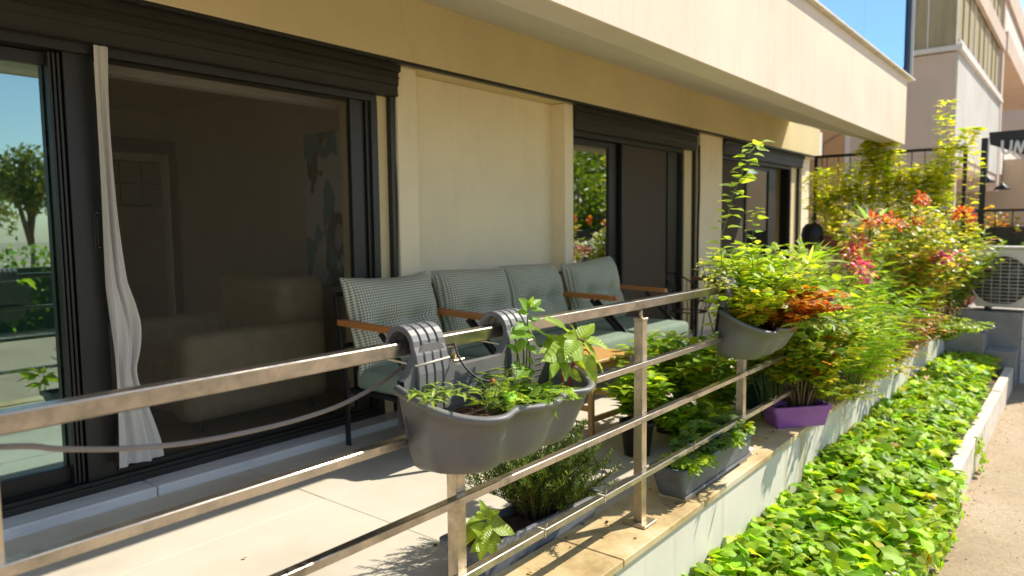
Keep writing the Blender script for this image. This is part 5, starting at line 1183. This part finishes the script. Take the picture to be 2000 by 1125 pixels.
for px, py, lb in ((1928, 352, "left dark pendant lamp under the neighbouring overhang"), (1957, 366, "right dark pendant lamp under the neighbouring overhang")):
    c = PX(px, py, 18.5); lm = empty("pendant_lamp", c, lb, "lamp", "dark pendant lamps under the overhang")
    child_mb(lm, MB().lathe([(.02, .09), (.04, .07), (.14, -.02), (.15, -.05), (.13, -.05), (.02, .06)], tuple(c), 16, False), "shade", M_BLACK); child_mb(lm, MB().tube([c + Vector((0, 0, .13)), c + Vector((0, 0, .9))], .008, 5), "cord", M_BLACK)
rg_ = empty("gallery_railing", (13.2, .4, .2), "dark railing of the shaded gallery behind the air conditioner", "railing")
pzr = PX(1890, 412, 13.2)
child_mb(rg_, MB().box((13.18, -2.2, pzr.z - .02), (13.22, pzr.y + .35, pzr.z + .02)), "top_rail", M_BLACK)
for k in range(12): child_mb(rg_, MB().box((13.19, pzr.y + .3 - .22 * k - .007, .147), (13.205, pzr.y + .3 - .22 * k + .007, pzr.z - .021)), "baluster", M_BLACK)
child_mb(rg_, MB().box((13.23, -2.2, -.2), (13.26, pzr.y + .3, pzr.z - .25)), "kick_panel", M_BOX)
pt = empty("patio_floor", (18, 1, 0)); pt["kind"] = "structure"; child_mb(pt, MB().box((13.05, -2.5, Z_RD), (26.9, 5.0, -.02)), "slab", M_CONC); 
for i, (px, py, lb, pal) in enumerate(((1930, 388, "orange tinged bush behind the gallery railing above the air conditioner", [((.36, .22, .05), 3), ((.30, .28, .05), 2), ((.42, .14, .03), 1)]), (1985, 395, "yellowish bush at the right edge behind the gallery railing", [((.30, .28, .06), 3), ((.40, .22, .05), 2), ((.16, .20, .04), 1)]), (1975, 450, "green plant in front of the gallery railing over the air conditioner", MIDG))):
    b_ = PX(px, py, 13.0 if i == 2 else 13.6); plant("gallery_bush", lb, "shrub", (b_.x, b_.y, .15), b_.z - .15, .42, 34, 20, T_OV, .12, pal, M_STEMB, r0=.004, t0=.3, droop=.1, single=0)
tbk = empty("gallery_bench", (16, .5, -.02), "dark furniture in the shade under the neighbouring overhang", "bench")
child_mb(tbk, MB().box((16, -2, .42), (16.5, 2.2, .50)), "seat", M_BOX); child_mb(tbk, MB().box((16.5, -2, .5), (16.58, 2.2, 1.15)), "backrest", M_BOX); child_mb(tbk, MB().box((16.05, -1.9, -.018), (16.45, 2.1, .419)), "base", M_FRAME)

# ------------------------------------------------------------------ curtains and the living room
def sheet(name, rows, y, folds, amp, m, label, nseg=40, seed=0):
    rg = np.random.default_rng(seed); ph = rg.uniform(0, 6, 6); root = empty(name, PY(rows[-1][1], rows[-1][0], y), label, "curtain"); rr = []
    R2 = []
    for i in range(len(rows) - 1):
        for k in range(5): f = k / 5; R2.append(tuple(a + (b_ - a) * f for a, b_ in zip(rows[i], rows[i + 1])))
    R2.append(rows[-1]); R3 = []
    for i, r in enumerate(R2):
        a = R2[max(0, i - 2):i + 3]; R3.append((r[0], sum(q[1] for q in a) / len(a), sum(q[2] for q in a) / len(a)))
    for i, (py, xl, xr) in enumerate(R3):
        A = PY(xl, py, y); B = PY(xr, py - (.26 if i > 8 else -.16) * (xr - xl), y); ring = []
        for k in range(nseg + 1):
            s = k / nseg; q = A.lerp(B, s); t = i / len(R3); wv = math.sin(folds * math.pi * s + ph[0] + 2.6 * math.sin(3.4 * t + ph[1])) + .6 * math.sin(folds * 2.3 * math.pi * s + ph[2] + 2 * t) + .35 * math.sin(9 * t + 3 * s + ph[3])
            ring.append(Vector((q.x, y + .02 + amp * wv * min(1.0, .25 + 2.2 * t), q.z)))
        rr.append(ring)
    mb = MB(); mb.loft(rr, False, False, False, True); child_mb(root, mb, "drape", m)
    return root
sheet("curtain", [(86, 185, 214), (140, 187, 216), (200, 190, 217), (330, 199, 226), (450, 206, 236), (560, 212, 250), (620, 220, 272), (660, 224, 278), (700, 227, 276), (740, 228, 268), (800, 231, 292), (860, 233, 314), (916, 235, 330)], 3.735, 3.6, .017, M_LINEN2, "white linen curtain blowing in the opening of the wide screen door", seed=3)
sh = empty("sheer_curtain", (0, 4.05, 0), "sheer curtain hanging behind the leftmost sliding glass", "curtain")
rr = [[Vector((-.9 + 2.25 * k / 90, 4.08 + .055 * math.sin(k * .62 + .3 * math.sin(k * .21)) + .02 * math.sin(k * 1.31 + z), z)) for k in range(91)] for z in (2.2, 1.6, 1.0, .5, .02)]
child_mb(sh, MB().loft(rr, False, False, False, True), "drape", M_SHEER)
def canvas_mat():
    m, t, b = nodes_mat("abstract_canvas"); v = coords(t, (1, 1.6, .8)); f = noise(t, v, 2.1, 3, .5); g = noise(t, coords(t, (1, 2, 1)), 3.3, 2, .4)
    c = ramp(t, f, [(0.42, (.62, .60, .55)), (0.50, (.62, .60, .55)), (0.505, (.10, .09, .06)), (0.62, (.07, .065, .05)), (.63, (.45, .46, .44))])
    tl = ramp(t, g, [(.54, (0, 0, 0)), (.56, (1, 1, 1))]); t.links.new(mixc(t, tl, c, (.12, .26, .30)), b.inputs["Base Color"]); b.inputs["Roughness"].default_value = .8; return m
pa = PX(597, 265, 3.60); pd = PX(705, 560, 3.60)
cv = empty("wall_painting", (3.6, (pa.y + pd.y) / 2, (pa.z + pd.z) / 2), "large abstract painting in dark and teal patches on the living room wall", "painting")
child_mb(cv, MB().box((3.575, min(pa.y, pd.y) - .25, min(pa.z, pd.z)), (3.612, max(pa.y, pd.y), max(pa.z, pd.z)), .004), "canvas", canvas_mat())
sf = empty("indoor_armchair", (2.9, 4.9, -.006), "tan upholstered armchair in the dim living room behind the screen", "armchair")
child_mb(sf, MB().box((2.15, 4.55, .10), (3.3, 5.4, .46), .06), "seat", M_INDOORSOFA); child_mb(sf, MB().box((2.95, 4.5, .463), (3.35, 5.45, .95), .09), "backrest", M_INDOORSOFA)
child_mb(sf, MB().box((2.12, 4.30, .08), (3.2, 4.545, .64), .08), "armrest", M_INDOORSOFA); child_mb(sf, MB().box((2.12, 5.41, .08), (3.2, 5.65, .64), .08), "armrest", M_INDOORSOFA)
for x in (2.25, 3.1):
    for y in (4.4, 5.5): child_mb(sf, MB().tube([(x, y, .085), (x, y, -.004)], .02, 6), "leg", M_BLACK)

# ------------------------------------------------------------------ across the road (what the glass doors mirror)
Y_M = 3.91
def mirror(px, py, D): p = PY(px, py, 2 * Y_M + D); return Vector((p.x, -D, p.z))
def tree(c, rad, label, pal, n=1500, leaf=.22, name="tree", squash=.85, seed=0):
    rg = np.random.default_rng(seed); root = empty(name, (c.x, c.y, Z_RD), label, "tree"); limbs = [[Vector((c.x, c.y, Z_RD)), Vector((c.x + .1, c.y, Z_RD + (c.z - Z_RD) * .5)), Vector(c)]]
    for k in range(6):
        a = rg.uniform(0, 6.28); limbs.append([Vector((c.x + .05, c.y, Z_RD + (c.z - Z_RD) * rg.uniform(.4, .8))), Vector((c.x + math.cos(a) * rad * .35, c.y + math.sin(a) * rad * .35, c.z)), Vector((c.x + math.cos(a) * rad * .7, c.y + math.sin(a) * rad * .7, c.z + rad * rg.uniform(-.2, .6)))])
    stems_obj(root, limbs, .04 * rad + .03, M_BARK, "trunk", r1=.02, n=7)
    cl = rg.normal(0, 1, (26, 3)); cl = norm(cl) * (rg.uniform(.35, .95, (26, 1))) * rad; cl[:, 2] *= squash
    i = rg.integers(0, 26, n); P = cl[i] + norm(rg.normal(0, 1, (n, 3))) * (rad * .33 * rg.uniform(.1, 1, (n, 1)) ** .5) + np.array(c); D_ = norm(rg.normal(0, 1, (n, 3)))
    me = leaf_mesh("crown", T_SM if leaf > .15 else T_SM, P - np.array(root.location), D_, rg.normal(0, 1, (n, 3)) + [0, 0, .8], rg.uniform(.6, 1.2, n) * leaf, pick(pal, n, .2)); link("crown", me, M_LEAF, root); return root
OLV = [((.11, .14, .06), 3), ((.16, .19, .08), 2), ((.07, .09, .04), 2)]
tree(mirror(48, 345, 16), 1.15, "grey green tree mirrored in the leftmost glass pane", OLV, 2600, .17, seed=1)
tree(mirror(-60, 400, 20), 1.5, "rounded tree mirrored at the far left of the leftmost glass pane", OLV, 1600, .2, seed=2)
for k, (px, py, D, r) in enumerate(((1112, 400, 9, 2.6), (1150, 330, 12, 2.4), (1185, 420, 10, 2.8), (1210, 340, 13, 3.0), (1160, 470, 8, 1.9), (1480, 400, 12, 5.0), (1520, 440, 9, 3.4))):
    tree(mirror(px, py, D), r, ["broad leafy tree mirrored at the left edge of the second door glass", "tree mirrored at the top of the second door glass", "dense tree mirrored in the middle of the second door glass", "tall tree mirrored at the right of the second door glass", "low bushy tree mirrored at the foot of the second door glass", "large tree mirrored in the third door glass", "lower tree mirrored in the third door glass"][k], [((.09, .17, .03), 3), ((.15, .26, .035), 2), ((.05, .10, .02), 2)], 3200, .26, seed=10 + k)
hg = empty("street_hedge", (1, -8, Z_RD), "clipped hedge across the road mirrored in the leftmost glass", "hedge")
n = 5000; P = np.stack([rng.uniform(-9, 7, n), rng.normal(-9.5, .35, n), Z_RD + 1.75 * rng.random(n) ** .7], 1); put_leaves(hg, T_SM, P, rng.normal(0, 1, (n, 3)), rng.normal(0, .6, (n, 3)) + [0, 0, 1], rng.uniform(.10, .2, n), MIDG)
child_mb(hg, MB().box((-9, -9.7, Z_RD), (7, -9.3, Z_RD + 1.3)), "core", mat("hedge_core", (.035, .05, .02), .95))
